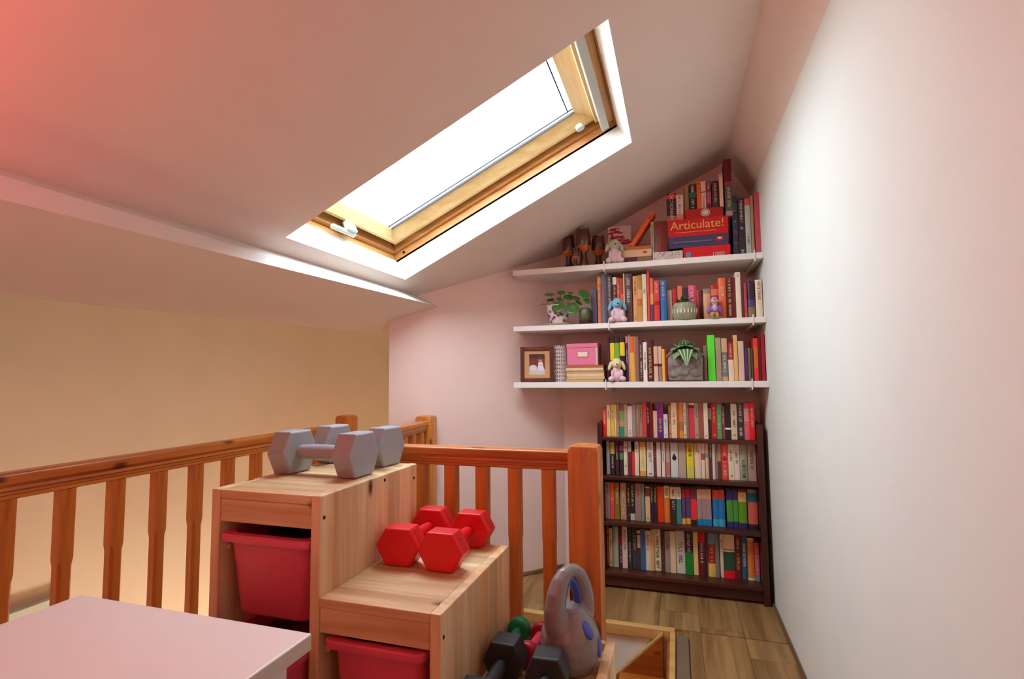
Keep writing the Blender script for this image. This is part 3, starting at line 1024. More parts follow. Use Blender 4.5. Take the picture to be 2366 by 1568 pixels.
def roundel(az, z, ru, rv, name='roundel', sc=1.0):
    """oval panel lying just proud of the kettlebell body"""
    rr = 0.0
    for (r0, z0), (r1, z1) in zip(prof, prof[1:]):
        if z0 <= z <= z1:
            rr = r0 + (r1 - r0) * (z - z0) / (z1 - z0)
            sl = (r1 - r0) / (z1 - z0)
    n = Vector((math.cos(az), math.sin(az), -sl)).normalized()
    u = Vector((-math.sin(az), math.cos(az), 0))
    v = n.cross(u)
    c = Vector((rr * math.cos(az), rr * math.sin(az), z))
    lo = []
    for k, (s1, off) in enumerate(((1.0, -0.004), (1.0, 0.0008), (0.6, 0.0022), (0.05, 0.0028))):
        lo.append([c + u * (ru * s1 * math.cos(2 * math.pi * i / 20)) + v * (rv * s1 * math.sin(2 * math.pi * i / 20)) + n * (off - 0.5 / rr * 0 - (1 - s1) * 0 - (ru * s1) ** 2 * 5 * (1 if s1 == 1 else 0.9)) for i in range(20)])
    part(kt, name, MB().loft(lo, False, True), M['kettle_blue'], smooth=True, angle=180)


roundel(R(-62), 0.062, 0.020, 0.026)
roundel(R(-95), 0.112, 0.012, 0.022)
roundel(R(90), 0.112, 0.012, 0.022)

# ------------------------------------------------------------------ wall shelves and brackets
SHY = 2.93
for nm, z0, z1 in (('highest', 1.803, 1.836), ('middle', 1.467, 1.497), ('lowest', 1.132, 1.165)):
    m_ = MB().prism([(-0.92, SHY), (XR - 0.001, SHY), (XR - 0.001, YB - 0.001), (C2[0] + 0.001, YB - 0.001), (-0.92, 3.078)], z0, z1)
    o = link('wall_shelf', mesh_of(m_, 'wall_shelf', M['shelf_white'], bevel=0.002))
    tag(o, 'white %s wall shelf fitted into the angled corner' % nm, 'shelf', 'white wall shelves')
    bx = [pl(px, py, 'y', SHY).x for px, py in (((1396, 625), (1744, 600)) if nm == 'highest' else ((1407, 752), (1740, 738)) if nm == 'middle' else ((1400, 889), (1738, 888)))]
    for side, x in zip(('nearer the picture frame side', 'nearer the white wall'), bx):
        t = thing('shelf_bracket', 'white metal bracket under the %s shelf, %s' % (nm, side), 'bracket', (x, YB - 0.01, z0), group='white shelf brackets')
        w = 0.006
        part(t, 'arm', MB().extr([Vector((x - w / 2, SHY - 0.004, z0 - 0.0005)), Vector((x - w / 2, SHY - 0.004, z0 - 0.012)), Vector((x - w / 2, YB - 0.002, z0 - 0.03)), Vector((x - w / 2, YB - 0.002, z0 - 0.0005))], (w, 0, 0)), M['metal_white'], True, bevel=0.001)
        part(t, 'lip', MB().box(x - w / 2, x + w / 2, SHY - 0.006, SHY - 0.0008, z0 - 0.012, z1 + 0.014), M['metal_white'], True, bevel=0.0015)

# ------------------------------------------------------------------ books
GAIN = (1.35, 1.55, 1.6)
NUM = ['', 'first', 'second', 'third', 'fourth', 'fifth', 'sixth', 'seventh', 'eighth', 'ninth', 'tenth', 'eleventh', 'twelfth', 'thirteenth', 'fourteenth', 'fifteenth', 'sixteenth', 'seventeenth', 'eighteenth', 'nineteenth', 'twentieth']
TENS = {2: 'twenty', 3: 'thirty', 4: 'forty'}


def ordinal(n):
    if n <= 20:
        return NUM[n]
    t_, u = divmod(n, 10)
    if u == 0:
        return {3: 'thirtieth', 4: 'fortieth'}[t_]
    return TENS[t_] + '-' + NUM[u]


def albedo(c):
    l = lin(c)
    return tuple(min(0.86, a * g) for a, g in zip(l, GAIN))


def cname(c):
    r, g, b_ = c
    mx, mn = max(c), min(c)
    sat = (mx - mn) / max(mx, 1)
    if mx < 70:
        return 'black'
    if mx < 100 and sat < 0.5:
        return 'dark brown'
    if g > r and g >= b_:
        return 'green' if sat > 0.35 else 'grey green'
    if b_ >= r and b_ >= g:
        return 'blue' if sat > 0.3 else 'slate blue'
    if r > g and b_ > g + 12 and r < 130:
        return 'purple'
    if mx < 130 and sat > 0.6:
        return 'maroon'
    if sat > 0.66:
        return 'red' if g < r * 0.42 else ('orange' if g < r * 0.66 else 'yellow')
    if sat > 0.5:
        return 'pink' if b_ > g else ('brown' if mx < 175 else 'tan orange')
    if sat > 0.33:
        return 'brown' if mx < 160 else 'tan'
    return 'cream' if mx > 185 else 'grey'


def book_mesh(w, h, d, bands, round_=0.0015, t=0.0012):
    """cover: two boards and a slightly rounded spine, coloured in bands from the top down"""
    mb_ = MB()
    h2 = w / 2
    outer = [(-h2, d), (-h2, round_)]
    n = 4
    for k in range(1, n):
        u = k / n
        outer.append((-h2 + w * u, round_ - round_ * math.sin(math.pi * u)))
    outer += [(h2, round_), (h2, d)]
    inner = [(-h2 + t, d), (-h2 + t, round_ + t)]
    for k in range(1, n):
        u = k / n
        inner.append((-h2 + t + (w - 2 * t) * u, round_ + t - round_ * math.sin(math.pi * u) * 0.9))
    inner += [(h2 - t, round_ + t), (h2 - t, d)]
    zs = [(h, None)]
    for f, c in bands:
        zs.append((h * (1 - f), albedo(c)))
    zs[-1] = (0.0, zs[-1][1])
    N = len(outer)
    for (za, _), (zb, c) in zip(zs, zs[1:]):
        lo = [(x, y, zb) for x, y in outer]
        hi = [(x, y, za) for x, y in outer]
        mb_.add(lo + hi, [(i, i + 1, N + i + 1, N + i) for i in range(N - 1)], c)
    cb = albedo(bands[-1][1])
    ct = albedo(bands[0][1])
    mb_.add([(x, y, 0) for x, y in inner] + [(x, y, h) for x, y in inner], [(i + 1, i, N + i, N + i + 1) for i in range(N - 1)], cb)
    mb_.add([(x, y, h) for x, y in outer] + [(x, y, h) for x, y in inner], [(i, i + 1, N + i + 1, N + i) for i in range(N - 1)], ct)
    mb_.add([(x, y, 0) for x, y in outer] + [(x, y, 0) for x, y in inner], [(i + 1, i, N + i, N + i + 1) for i in range(N - 1)], cb)
    for s_ in (0, 1):
        i = 0 if s_ == 0 else N - 1
        a, b_ = outer[i], inner[i]
        q = [(a[0], a[1], 0), (b_[0], b_[1], 0), (b_[0], b_[1], h), (a[0], a[1], h)]
        mb_.add(q, [(0, 1, 2, 3) if s_ else (3, 2, 1, 0)], cb)
    return mb_


def letter_mb(w, h, f0, f1, rg, wf=0.5, y=-0.0005):
    """a run of upright strokes reading down the spine, like small print too far off to read"""
    mb_ = MB()
    z = h * (1 - f0)
    zend = h * (1 - f1)
    hw = w * wf / 2
    while z > zend:
        L = hw * rg.uniform(0.8, 1.5)
        if rg.random() < 0.16:
            z -= L
            continue
        st_ = max(0.0006, hw * 0.28)
        mb_.add([(-hw, y, z - st_), (hw, y, z - st_), (hw, y, z), (-hw, y, z)], [(0, 1, 2, 3)])
        k = rg.random()
        if k < 0.75:
            s_ = rg.choice((-1, 0, 1))
            xa, xb = s_ * hw * 0.8 - hw * 0.16, s_ * hw * 0.8 + hw * 0.16
            mb_.add([(xa, y, z - L * 0.8), (xb, y, z - L * 0.8), (xb, y, z), (xa, y, z)], [(0, 1, 2, 3)])
        if k > 0.45:
            mb_.add([(-hw * 0.9, y, z - L * 0.8), (hw * 0.9, y, z - L * 0.8), (hw * 0.9, y, z - L * 0.8 + st_), (-hw * 0.9, y, z - L * 0.8 + st_)], [(0, 1, 2, 3)])
        z -= L * 1.12
    return mb_


INK = {'l': 'ink_light', 'd': 'ink_dark', 'g': 'ink_gold', 'r': 'ink_red'}
bk_rng = random.Random(21)


def book(label, group, x, y, z, w, h, d, bands, ink=None, tilt=0.0, rz=0.0, hard=False, name='book', wf=0.42):
    zz = z + abs(math.sin(tilt)) * w / 2
    t_ = thing(name, label, 'book', (x, y, zz), (0, tilt, rz), group)
    rd = min(0.005, w * 0.16) if hard else min(0.0015, w * 0.08)
    part(t_, 'cover', book_mesh(w, h, d, bands, rd), M['book'])
    g = 0.003 if hard else 0.0006
    part(t_, 'pages', MB().box(-w / 2 + 0.0013, w / 2 - 0.0013, rd + 0.0013, d - g, g, h - g), M['pages'])
    if ink:
        cov_ = t_.children[0]
        for code, f0, f1 in ink:
            part(cov_, 'lettering', letter_mb(w, h, f0, f1, bk_rng, wf, -0.0005), M[INK[code]])['kind'] = 'stuff'
    return t_


def B(x0, x1, top, c, bands=None, ink=None, lean=0):
    return (x0, x1, top, bands or [(1.0, c)], ink, lean)


def auto_ink(bands, w):
    c = bands[-1][1]
    lum = 0.3 * c[0] + 0.59 * c[1] + 0.11 * c[2]
    k = 'd' if lum > 110 else ('g' if bk_rng.random() < 0.35 else 'l')
    a = bk_rng.uniform(0.06, 0.22)
    out = [(k, a, a + bk_rng.uniform(0.25, 0.5))]
    if bk_rng.random() < 0.5:
        out.append((k, 0.86, 0.92))
    return out


def book_row(rows, rowname, group, ys, z, depth, zmax, xmin=-9, xmax=9, ymid_of=None, push=()):
    n = len(rows)
    prev = xmin
    for i, (x0, x1, top, bands, ink, lean) in enumerate(rows):
        ztop = pl((x0 + x1) / 2, top, 'y', ys).z
        h = min(ztop, zmax - 0.003) - z
        ym = ymid_of(x0)
        xa = max(pl(x0, ym, 'y', ys).x, prev + 0.0005)
        xb = min(pl(x1, ym, 'y', ys).x, xmax) - 0.0005
        if xb - xa < 0.003:
            xb = xa + 0.004
        prev = xb
        w = xb - xa
        d_ = depth * bk_rng.uniform(0.92, 1.05)
        yo = bk_rng.uniform(-0.006, 0.006)
        for pa, pb, dy in push:
            if x1 > pa and x0 < pb:
                yo = dy
        if ink is None and w > 0.008 and bk_rng.random() < 0.85:
            ink = auto_ink(bands, w)
        names = []
        for f, c in bands:
            k = cname(c)
            if k not in names:
                names.append(k)
        cn = ' and '.join(names[:2])
        size = 'slim ' if w < 0.017 else ('thick ' if w > 0.036 else '')
        lab = '%s%s book on %s, %s from the white wall' % (size, cn, rowname, ordinal(n - i))
        book(lab, group, (xa + xb) / 2, ys + yo, z + 0.0006, w, h, d_, bands, ink or None, R(lean), hard=(w > 0.03 and bk_rng.random() < 0.5))


# bookcase -----------------------------------------------------------
BY0, BY1 = 3.03, 3.275
bc = thing('bookcase', 'low dark wooden bookcase full of paperbacks below the shelves', 'bookcase', (0, 3.15, 0))
for x0, x1 in ((-0.447, -0.422), (0.397, 0.428)):
    part(bc, 'upright', MB().box(x0, x1, BY0, BY1, 0.0005, 0.932), M['dark_wood_z'], True, bevel=0.003, seg=2)
ST = [0.848, 0.627, 0.371, 0.094]
for z in ST:
    part(bc, 'shelf', MB().box(-0.4218, 0.3968, BY0 + 0.004, BY1 - 0.002, z - 0.022, z), M['dark_wood'], True, bevel=0.003, seg=2)
part(bc, 'plinth', MB().box(-0.4218, 0.3968, BY0 + 0.02, BY0 + 0.036, 0.014, 0.071), M['dark_wood'], True, bevel=0.002)
part(bc, 'back_panel', MB().box(-0.4218, 0.3968, BY1 - 0.008, BY1 - 0.002, 0.095, 0.825), M['dark_wood'], True)

row1 = [B(1392, 1401.5, 944, (205, 40, 35)), B(1402, 1410.5, 935, 0, [(.45, (205, 160, 130)), (1, (218, 172, 100))], [('d', .2, .42)]), B(1411.5, 1420, 934, (215, 150, 70)), B(1420.5, 1424, 934, (220, 172, 122)), B(1424.5, 1430, 934, (168, 122, 92)),
        B(1431, 1442, 935, 0, [(.2, (132, 72, 52)), (.5, (112, 124, 72)), (.68, (175, 115, 80)), (1, (50, 118, 88))], []), B(1442, 1449.5, 934.5, (158, 128, 108)), B(1450, 1461, 938, (205, 166, 150), None, [('d', .78, .9)]), B(1461, 1469, 935, (138, 118, 112)), B(1469.5, 1477, 934, (150, 96, 72)), B(1477, 1484.5, 934, (152, 108, 84)),
        B(1485, 1494, 929, (192, 50, 56)), B(1494, 1501, 930, (70, 26, 22), None, [('l', .1, .6)]), B(1501, 1509, 933, (108, 15, 20), None, []), B(1509, 1518.5, 949, (204, 154, 118), None, []), B(1518.5, 1533, 931, 0, [(.5, (120, 34, 104)), (1, (80, 30, 104))], [('g', .45, .85)]), B(1533, 1543, 957, (208, 178, 164)), B(1545, 1551, 937, (176, 112, 78)), B(1551, 1564, 930, (214, 168, 128), None, [('d', .22, .6)]),
        B(1564, 1569, 931, (178, 76, 32), None, []), B(1569, 1579, 929, 0, [(.55, (192, 112, 56)), (.8, (150, 96, 52)), (1, (200, 122, 52))], []), B(1579.5, 1586, 930, (214, 170, 140)), B(1586, 1592, 932, (118, 88, 88)), B(1592.5, 1605, 931, 0, [(.06, (222, 170, 120)), (.14, (92, 30, 24)), (1, (200, 50, 56))], []), B(1605, 1614, 931, (152, 128, 112)), B(1614, 1626, 931, (142, 72, 56)), B(1626, 1636, 931, (218, 178, 154), None, [('d', .9, .95)]),
        B(1636, 1644, 932, 0, [(.14, (60, 36, 30)), (.45, (120, 100, 84)), (1, (60, 38, 30))], []), B(1644, 1656.5, 931, (174, 26, 32)), B(1656.5, 1667.5, 935, (76, 130, 84), None, [('l', .3, .7)]), B(1667.5, 1675, 938, (142, 56, 50)), B(1675, 1689, 932, 0, [(.68, (46, 26, 28)), (.73, (232, 214, 196)), (1, (46, 26, 28))], []), B(1689, 1703, 933, (198, 162, 128)), B(1703.5, 1719, 932, (58, 40, 42), None, [('l', .04, .88)]), B(1719.5, 1732, 932, 0, [(.14, (190, 54, 80)), (.5, (206, 120, 112)), (1, (216, 80, 82))], [('l', .15, .48)]), B(1732, 1745, 931, (210, 30, 32))]
row2 = [B(1401, 1409, 1016, (152, 142, 132), None, []), B(1410.5, 1420.5, 1017, 0, [(.05, (52, 30, 32)), (.4, (186, 136, 50)), (1, (52, 30, 32))], [('l', .45, .8)]), B(1422, 1430, 1017, (66, 30, 42)), B(1431.5, 1440, 1017, 0, [(.15, (56, 34, 36)), (.3, (150, 70, 90)), (.36, (56, 34, 36)), (.56, (80, 110, 66)), (1, (56, 34, 36))], []), B(1441, 1450, 1016, (214, 178, 154), None, [('d', .05, .3), ('d', .72, .77)]), B(1451, 1458.5, 1017, 0, [(.32, (176, 150, 140)), (1, (100, 44, 46))], []), B(1459, 1467, 1043, (208, 46, 42), None, []), B(1467, 1476.5, 1017, (218, 180, 154), None, [('d', .05, .3), ('d', .74, .79)]),
        B(1478.5, 1492.5, 1018, 0, [(.16, (206, 130, 70)), (.86, (222, 178, 118)), (1, (208, 132, 66))], [('g', .25, .8)]), B(1494.5, 1510, 1018, (214, 184, 170), None, [('r', .04, .6), ('d', .86, .93)]), B(1510.5, 1516.5, 1019, (96, 50, 52)), B(1517, 1527, 1019, (208, 172, 154)), B(1529, 1537, 1019, (208, 178, 158)), B(1538.5, 1548, 1019, 0, [(.58, (172, 132, 116)), (.96, (176, 96, 80)), (1, (172, 132, 116))], []), B(1549.5, 1567, 1020, (190, 176, 166), None, []),
        B(1568, 1585, 1021, (168, 134, 118), None, []), B(1586.5, 1603, 1021, 0, [(.3, (226, 158, 24)), (.68, (214, 176, 30)), (1, (184, 172, 70))], [('d', .06, .36)]), B(1604, 1620.5, 1022, (208, 174, 148), None, [('r', .05, .3)]), B(1621, 1629, 1023, 0, [(.3, (214, 176, 150)), (.48, (176, 60, 54)), (1, (214, 176, 150))], []), B(1630, 1638, 1023, 0, [(.3, (204, 160, 120)), (.42, (112, 142, 116)), (1, (206, 154, 114))], []), B(1638.5, 1646, 1023, (76, 46, 48), None, [('l', .03, .4)]), B(1646, 1652, 1023, (204, 174, 154), None, []), B(1652, 1658, 1023, (162, 122, 112), None, []), B(1658, 1666, 1024, 0, [(.5, (150, 120, 84)), (1, (80, 54, 48))], []),
        B(1666, 1683, 1024, (214, 60, 50), None, [('l', .06, .32), ('l', .5, .86)]), B(1683, 1696, 1024, (208, 184, 154)), B(1696, 1709, 1025, (208, 174, 158)), B(1709.5, 1727, 1025, (142, 134, 108), None, [('d', .3, .9)]), B(1728, 1749.5, 1026, (164, 124, 108), None, [('d', .2, .7)])]
row3 = [B(1394.5, 1409.5, 1107, (152, 114, 108), None, [('d', .05, .3)]), B(1410, 1419, 1109, 0, [(.5, (222, 78, 32)), (1, (208, 62, 66))], [('l', .42, .56)]), B(1420, 1431, 1108, (134, 94, 22)), B(1433, 1447, 1113, (164, 114, 88), None, [('l', .06, .36), ('l', .6, .85)]), B(1448, 1456, 1112, (60, 32, 28)), B(1456, 1466.5, 1113, 0, [(.82, (54, 32, 30)), (1, (176, 160, 144))], [('l', .05, .6)]), B(1467.5, 1481.5, 1116, (144, 104, 94), None, [('r', .1, .36)]), B(1482, 1489, 1114, (112, 124, 108), None, []), B(1491, 1502, 1124, 0, [(.04, (198, 148, 108)), (.28, (112, 60, 36)), (1, (200, 150, 110))], [('d', .9, .95)]), B(1502.5, 1510, 1123, (50, 32, 38)), B(1510, 1518, 1122, (50, 32, 38)),
        B(1518, 1534, 1125, (196, 52, 16), None, []), B(1534.5, 1548, 1123, 0, [(.33, (214, 172, 130)), (1, (200, 104, 34))], [('d', .06, .26)]), B(1549, 1562.5, 1125, 0, [(.33, (214, 172, 130)), (1, (52, 36, 32))], [('d', .06, .26), ('l', .38, .6)]), B(1563, 1574, 1125, 0, [(.33, (214, 176, 134)), (1, (62, 108, 108))], [('d', .06, .26)]),
        B(1575, 1583, 1131, 0, [(.24, (140, 46, 66)), (.83, (92, 52, 82)), (1, (222, 142, 52))], []), B(1583, 1595.5, 1131, 0, [(.24, (178, 30, 40)), (.83, (80, 60, 104)), (1, (226, 144, 48))], []), B(1596, 1610, 1131, 0, [(.27, (110, 42, 66)), (.86, (208, 44, 44)), (1, (40, 36, 34))], []),
        B(1610.5, 1621.5, 1130, 0, [(.26, (198, 144, 108)), (.82, (148, 114, 112)), (1, (18, 112, 148))], []), B(1621.5, 1632.5, 1130, 0, [(.26, (198, 144, 108)), (.82, (148, 114, 112)), (1, (18, 112, 148))], []), B(1632.5, 1643.5, 1130, 0, [(.26, (198, 144, 108)), (.82, (148, 114, 112)), (1, (18, 112, 148))], []),
        B(1646.5, 1660.5, 1132, 0, [(.25, (200, 62, 36)), (.8, (34, 98, 146)), (1, (54, 140, 164))], []), B(1660.5, 1675, 1132, 0, [(.25, (200, 62, 36)), (.8, (34, 98, 146)), (1, (54, 140, 164))], []), B(1679, 1692, 1134, 0, [(.25, (54, 48, 100)), (.84, (70, 126, 46)), (1, (48, 44, 98))], []), B(1692, 1705, 1134, 0, [(.25, (54, 48, 100)), (.84, (70, 126, 46)), (1, (48, 44, 98))], []),
        B(1706, 1725.5, 1130, 0, [(.07, (132, 16, 24)), (.32, (196, 152, 84)), (.86, (86, 126, 22)), (1, (44, 38, 88))], []), B(1728, 1751, 1130, 0, [(.08, (150, 116, 100)), (.32, (40, 98, 122)), (.88, (190, 84, 66)), (1, (40, 36, 34))], [])]
row4 = [B(1396.5, 1406.5, 1214, (154, 22, 38), None, [('l', .05, .9)]), B(1407, 1415, 1220, (200, 154, 114)), B(1416, 1429, 1216, (154, 148, 124), None, []), B(1430, 1438, 1220, 0, [(.2, (88, 34, 38)), (.42, (150, 28, 44)), (1, (80, 34, 40))], [('l', .45, .9)]), B(1438, 1450, 1213, (200, 164, 150)), B(1451.5, 1459.5, 1216, (70, 46, 32), None, [('l', .38, .85)]), B(1460.5, 1472.5, 1218, (54, 56, 58)), B(1472.5, 1480, 1225, 0, [(.08, (206, 154, 104)), (.12, (70, 44, 40)), (.45, (180, 150, 130)), (1, (70, 44, 40))], []), B(1480, 1492, 1222, (66, 84, 118), None, []), B(1492, 1503.5, 1226, (210, 174, 150), None, [('d', .1, .5)]), B(1503.5, 1511.5, 1222, (200, 144, 98), None, []), B(1511.5, 1527, 1222, (208, 184, 146), None, [('r', .03, .14), ('d', .18, .95)]), B(1527, 1536.5, 1227, (80, 46, 42)), B(1536.5, 1549, 1227, (144, 118, 108)), B(1549, 1561.5, 1227, (214, 170, 134), None, []), B(1562, 1583, 1222, (190, 170, 150), None, [('d', .3, .75)]),
        B(1583, 1601, 1226, 0, [(.5, (60, 30, 48)), (1, (32, 112, 38))], [('l', .06, .46)]), B(1602, 1613, 1227, (218, 170, 106), None, []), B(1613, 1630, 1226, 0, [(.26, (184, 20, 24)), (1, (92, 30, 32))], [('l', .28, .68)]), B(1631, 1636, 1230, (74, 50, 56), None, []), B(1636, 1653, 1230, 0, [(.27, (106, 118, 136)), (.7, (146, 36, 34)), (1, (214, 164, 70))], [('g', .32, .66)]), B(1653, 1662, 1232, (118, 104, 98), None, []), B(1664, 1672, 1233, (214, 176, 150)), B(1672, 1698, 1234, 0, [(.34, (208, 168, 132)), (.36, (60, 34, 26)), (.4, (208, 168, 132)), (.82, (36, 68, 48)), (1, (206, 24, 28))], []), B(1698.5, 1713, 1236, (98, 26, 32), None, [('g', .08, .78)]), B(1713, 1728, 1235, (52, 80, 102), None, [('l', .2, .7)]), B(1728, 1743, 1243, 0, [(.06, (220, 176, 140)), (.94, (206, 112, 42)), (1, (222, 184, 150))], []), B(1744, 1758, 1254, 0, [(.88, (190, 76, 94)), (1, (92, 132, 132))], [('l', .1, .8)])]


def lerp_y(x, xa, ya, xb, yb):
    return ya + (yb - ya) * (x - xa) / (xb - xa)


book_row(row1, "the bookcase's uppermost row", 'books on the uppermost row of the bookcase', 3.062, ST[0], 0.15, 1.06, -0.4195, 0.394, lambda x: 972)
book_row(row2, "the bookcase's second row", 'books on the second row of the bookcase', 3.085, ST[1], 0.13, ST[0] - 0.022, -0.4195, 0.394, lambda x: lerp_y(x, 1394, 1058, 1750, 1068))
book_row(row3, "the bookcase's third row", 'books on the third row of the bookcase', 3.095, ST[2], 0.13, ST[1] - 0.046, -0.4195, 0.394, lambda x: lerp_y(x, 1394, 1152, 1750, 1172))
book_row(row4, "the bookcase's bottom row", 'books on the bottom row of the bookcase', 3.115, ST[3], 0.13, ST[2] - 0.022, -0.4195, 0.394, lambda x: lerp_y(x, 1394, 1260, 1750, 1295))

# pictures on two spines: a dark drop, a dark disc, a standing figure


def spine_disc(label_part, px, py, ys, rw, rh, mat, drop=False):
    p = pl(px, py, 'y', ys)
    owner = min((o for o in bpy.data.objects if o.name.startswith('book') and o.type == 'EMPTY' and abs(o.location.y - ys) < 0.03 and -0.01 < p.z - o.location.z < 0.24), key=lambda o: abs(o.location.x - p.x))
    pts = []
    for k in range(20):
        a = 2 * math.pi * k / 20
        zz = rh * math.sin(a)
        xx = rw * math.cos(a)
        if drop and zz > 0:
            zz *= 2.2
            xx *= max(0.0, 1 - zz / (rh * 2.3)) ** 0.6
        pts.append(Vector((xx, -0.0012, p.z - owner.location.z + zz)))
    part(owner, label_part, MB().add(pts, [tuple(range(20))]), mat)


spine_disc('printed_drop', 1558, 1058, 3.085, 0.012, 0.012, M['ink_dark'], True)
spine_disc('printed_disc', 1674, 1059, 3.085, 0.011, 0.0115, M['ink_red'])

# a magazine lying along the top of the third row
mz = thing('magazine', "thin grey magazine lying flat on the bookcase's third row of books", 'magazine', (0.21, 3.1, 0.565))
xa, xb = pl(1576, 1128, 'y', 3.1).x, pl(1704, 1130, 'y', 3.1).x
mtop = max((o.location.z + max(v[2] for c in o.children if c.name.startswith('cover') for v in c.bound_box)) for o in bpy.data.objects if o.type == 'EMPTY' and o.name.startswith('book') and abs(o.location.y - 3.095) < 0.012 and xa - 0.02 < o.location.x < xb + 0.02)
part(mz, 'cover', MB().box(xa, xb, 3.105, 3.225, mtop + 0.0008, mtop + 0.005), plain('magazine_cover', (176, 152, 136), 0.5), True, bevel=0.001)

# middle wall shelf ------------------------------------------------
rowM = [B(1363.5, 1377, 666, (82, 72, 94), None, []), B(1379, 1387.5, 637, 0, [(.15, (216, 142, 66)), (1, (230, 98, 58))], [('l', .2, .6)]), B(1389, 1402, 629, (98, 90, 100), None, [('r', .1, .7)]), B(1402.5, 1415, 634, (52, 28, 30), None, [('l', .02, .9)]), B(1416, 1425, 640, 0, [(.16, (214, 176, 156)), (1, (66, 34, 26))], [('g', .2, .8)]), B(1425.5, 1434, 641, (172, 48, 22)), B(1434, 1441, 643, 0, [(.35, (150, 48, 20)), (1, (220, 76, 34))], []), B(1441, 1444, 632, (208, 154, 124), None, []), B(1444, 1461, 632, (88, 58, 58), None, [('l', .1, .6)]), B(1463, 1473, 638, (200, 124, 74)), B(1473, 1484, 636, 0, [(.3, (160, 108, 50)), (.5, (190, 132, 80)), (.65, (170, 80, 40)), (1, (170, 116, 52))], []), B(1484, 1494.5, 633, (210, 174, 144), None, [('d', .3, .4)]), B(1496, 1501.5, 620, (196, 52, 52), None, []),
        B(1502.5, 1510, 642, 0, [(.35, (226, 84, 42)), (.6, (224, 124, 50)), (1, (96, 46, 52))], []), B(1511, 1524, 648, 0, [(.5, (194, 54, 54)), (.6, (150, 20, 26)), (1, (190, 44, 44))], [('l', .04, .32)]), B(1525, 1540.5, 647, (44, 88, 138), None, [('l', .04, .46)]), B(1541.5, 1552.5, 667, (204, 164, 144), None, []), B(1554, 1563, 663, (200, 26, 32), None, []), B(1566, 1577, 657, (222, 104, 62)), B(1578, 1590.5, 661, (62, 32, 52), None, []), B(1591.5, 1609.5, 655, (206, 60, 94), None, [('l', .05, .4)]), B(1610, 1617, 667, (168, 62, 46), None, []), B(1617.5, 1624.5, 667, (86, 36, 42), None, []), B(1625, 1642, 667, 0, [(.16, (140, 104, 80)), (1, (198, 132, 98))], []), B(1642.5, 1660.5, 658, 0, [(.12, (170, 26, 30)), (.3, (190, 96, 66)), (1, (168, 26, 32))], []), B(1661, 1678.5, 642, (220, 92, 46), None, [('l', .2, .42)]), B(1679, 1693, 641, (76, 26, 26), None, [('g', .03, .95)]), B(1693.5, 1699.5, 641, (112, 12, 22), None, []), B(1700, 1712, 629, (220, 180, 154), None, [('d', .05, .1)]), B(1712, 1718, 636, (82, 42, 46), None, []), B(1718.5, 1726, 653, (178, 56, 62), None, []), B(1728, 1744, 649, 0, [(.5, (54, 28, 40)), (.7, (64, 56, 96)), (1, (120, 92, 56))], [], 0), B(1746, 1763, 646, (214, 174, 146), None, [('d', .06, .5)])]
ZM, ZL = 1.497, 1.165
book_row(rowM, 'the middle wall shelf', 'books on the middle wall shelf', 2.995, ZM, 0.15, 1.80, -9, XR - 0.004, lambda x: lerp_y(x, 1363, 695, 1763, 685), ((1545, 1622, 0.05), (1363, 1380, 0.03)))
rowL = [B(1402.5, 1409.5, 779, (52, 20, 24), None, [('r', .14, .6)]), B(1409.5, 1420, 779, 0, [(.13, (40, 22, 24)), (.52, (226, 168, 44)), (1, (40, 22, 24))], []), B(1421, 1432, 779, 0, [(.13, (40, 22, 24)), (.55, (104, 138, 34)), (1, (40, 22, 24))], []), B(1432.5, 1444, 779, 0, [(.11, (40, 22, 24)), (.42, (222, 158, 36)), (1, (40, 22, 24))], []), B(1446, 1451.5, 777, 0, [(.15, (180, 90, 84)), (1, (70, 34, 44))], [('l', .3, .6)]), B(1452, 1456, 774, (152, 114, 124), None, []), B(1456, 1466, 777, 0, [(.36, (196, 84, 22)), (1, (218, 138, 42))], []), B(1466, 1468, 777, (222, 178, 134), None, []), B(1468.5, 1476.5, 777, (128, 78, 68)), B(1477, 1485.5, 785, (76, 32, 32), None, [('l', .1, .9)]), B(1485.5, 1495, 790, (218, 184, 170), None, [('d', .2, .7)]), B(1495, 1509.5, 784, (76, 26, 22), None, [('g', .2, .9)]), B(1510.5, 1520.5, 800, 0, [(.5, (194, 138, 114)), (.57, (140, 24, 26)), (1, (196, 146, 118))], []), B(1521.5, 1529, 800, 0, [(.5, (194, 144, 122)), (.57, (50, 30, 30)), (1, (140, 100, 96))], []), B(1529.5, 1536, 806, (220, 158, 52), None, []), B(1536, 1541.5, 806, (152, 20, 26), None, []),
        B(1626, 1633.5, 798, (128, 88, 72), None, []), B(1635.5, 1652.5, 774, (84, 186, 44), None, []), B(1654, 1666.5, 780, 0, [(.3, (150, 128, 96)), (1, (152, 118, 98))], []), B(1667.5, 1681.5, 781, 0, [(.33, (180, 140, 104)), (.9, (104, 98, 86)), (1, (176, 128, 88))], [('l', .4, .8)]), B(1682.5, 1695, 782, 0, [(.1, (80, 20, 30)), (.5, (146, 26, 24)), (1, (208, 168, 144))], [('l', .14, .45)]), B(1695.5, 1705, 774, (206, 144, 88), None, []), B(1706, 1719, 788, (190, 150, 130), None, []), B(1720, 1727.5, 804, (88, 32, 80), None, []), B(1728.5, 1734, 803, (112, 92, 72), None, []), B(1735, 1740.5, 806, (78, 52, 40), None, []), B(1742, 1752, 781, 0, [(.2, (214, 46, 34)), (.7, (196, 82, 30)), (1, (206, 38, 40))], []), B(1752.5, 1759.5, 775, (92, 8, 14), None, []), B(1760, 1770.5, 771, (154, 20, 38), None, [])]
book_row(rowL, 'the lowest wall shelf', 'books on the lowest wall shelf', 2.99, ZL, 0.15, 1.46, -9, XR - 0.004, lambda x: 830)

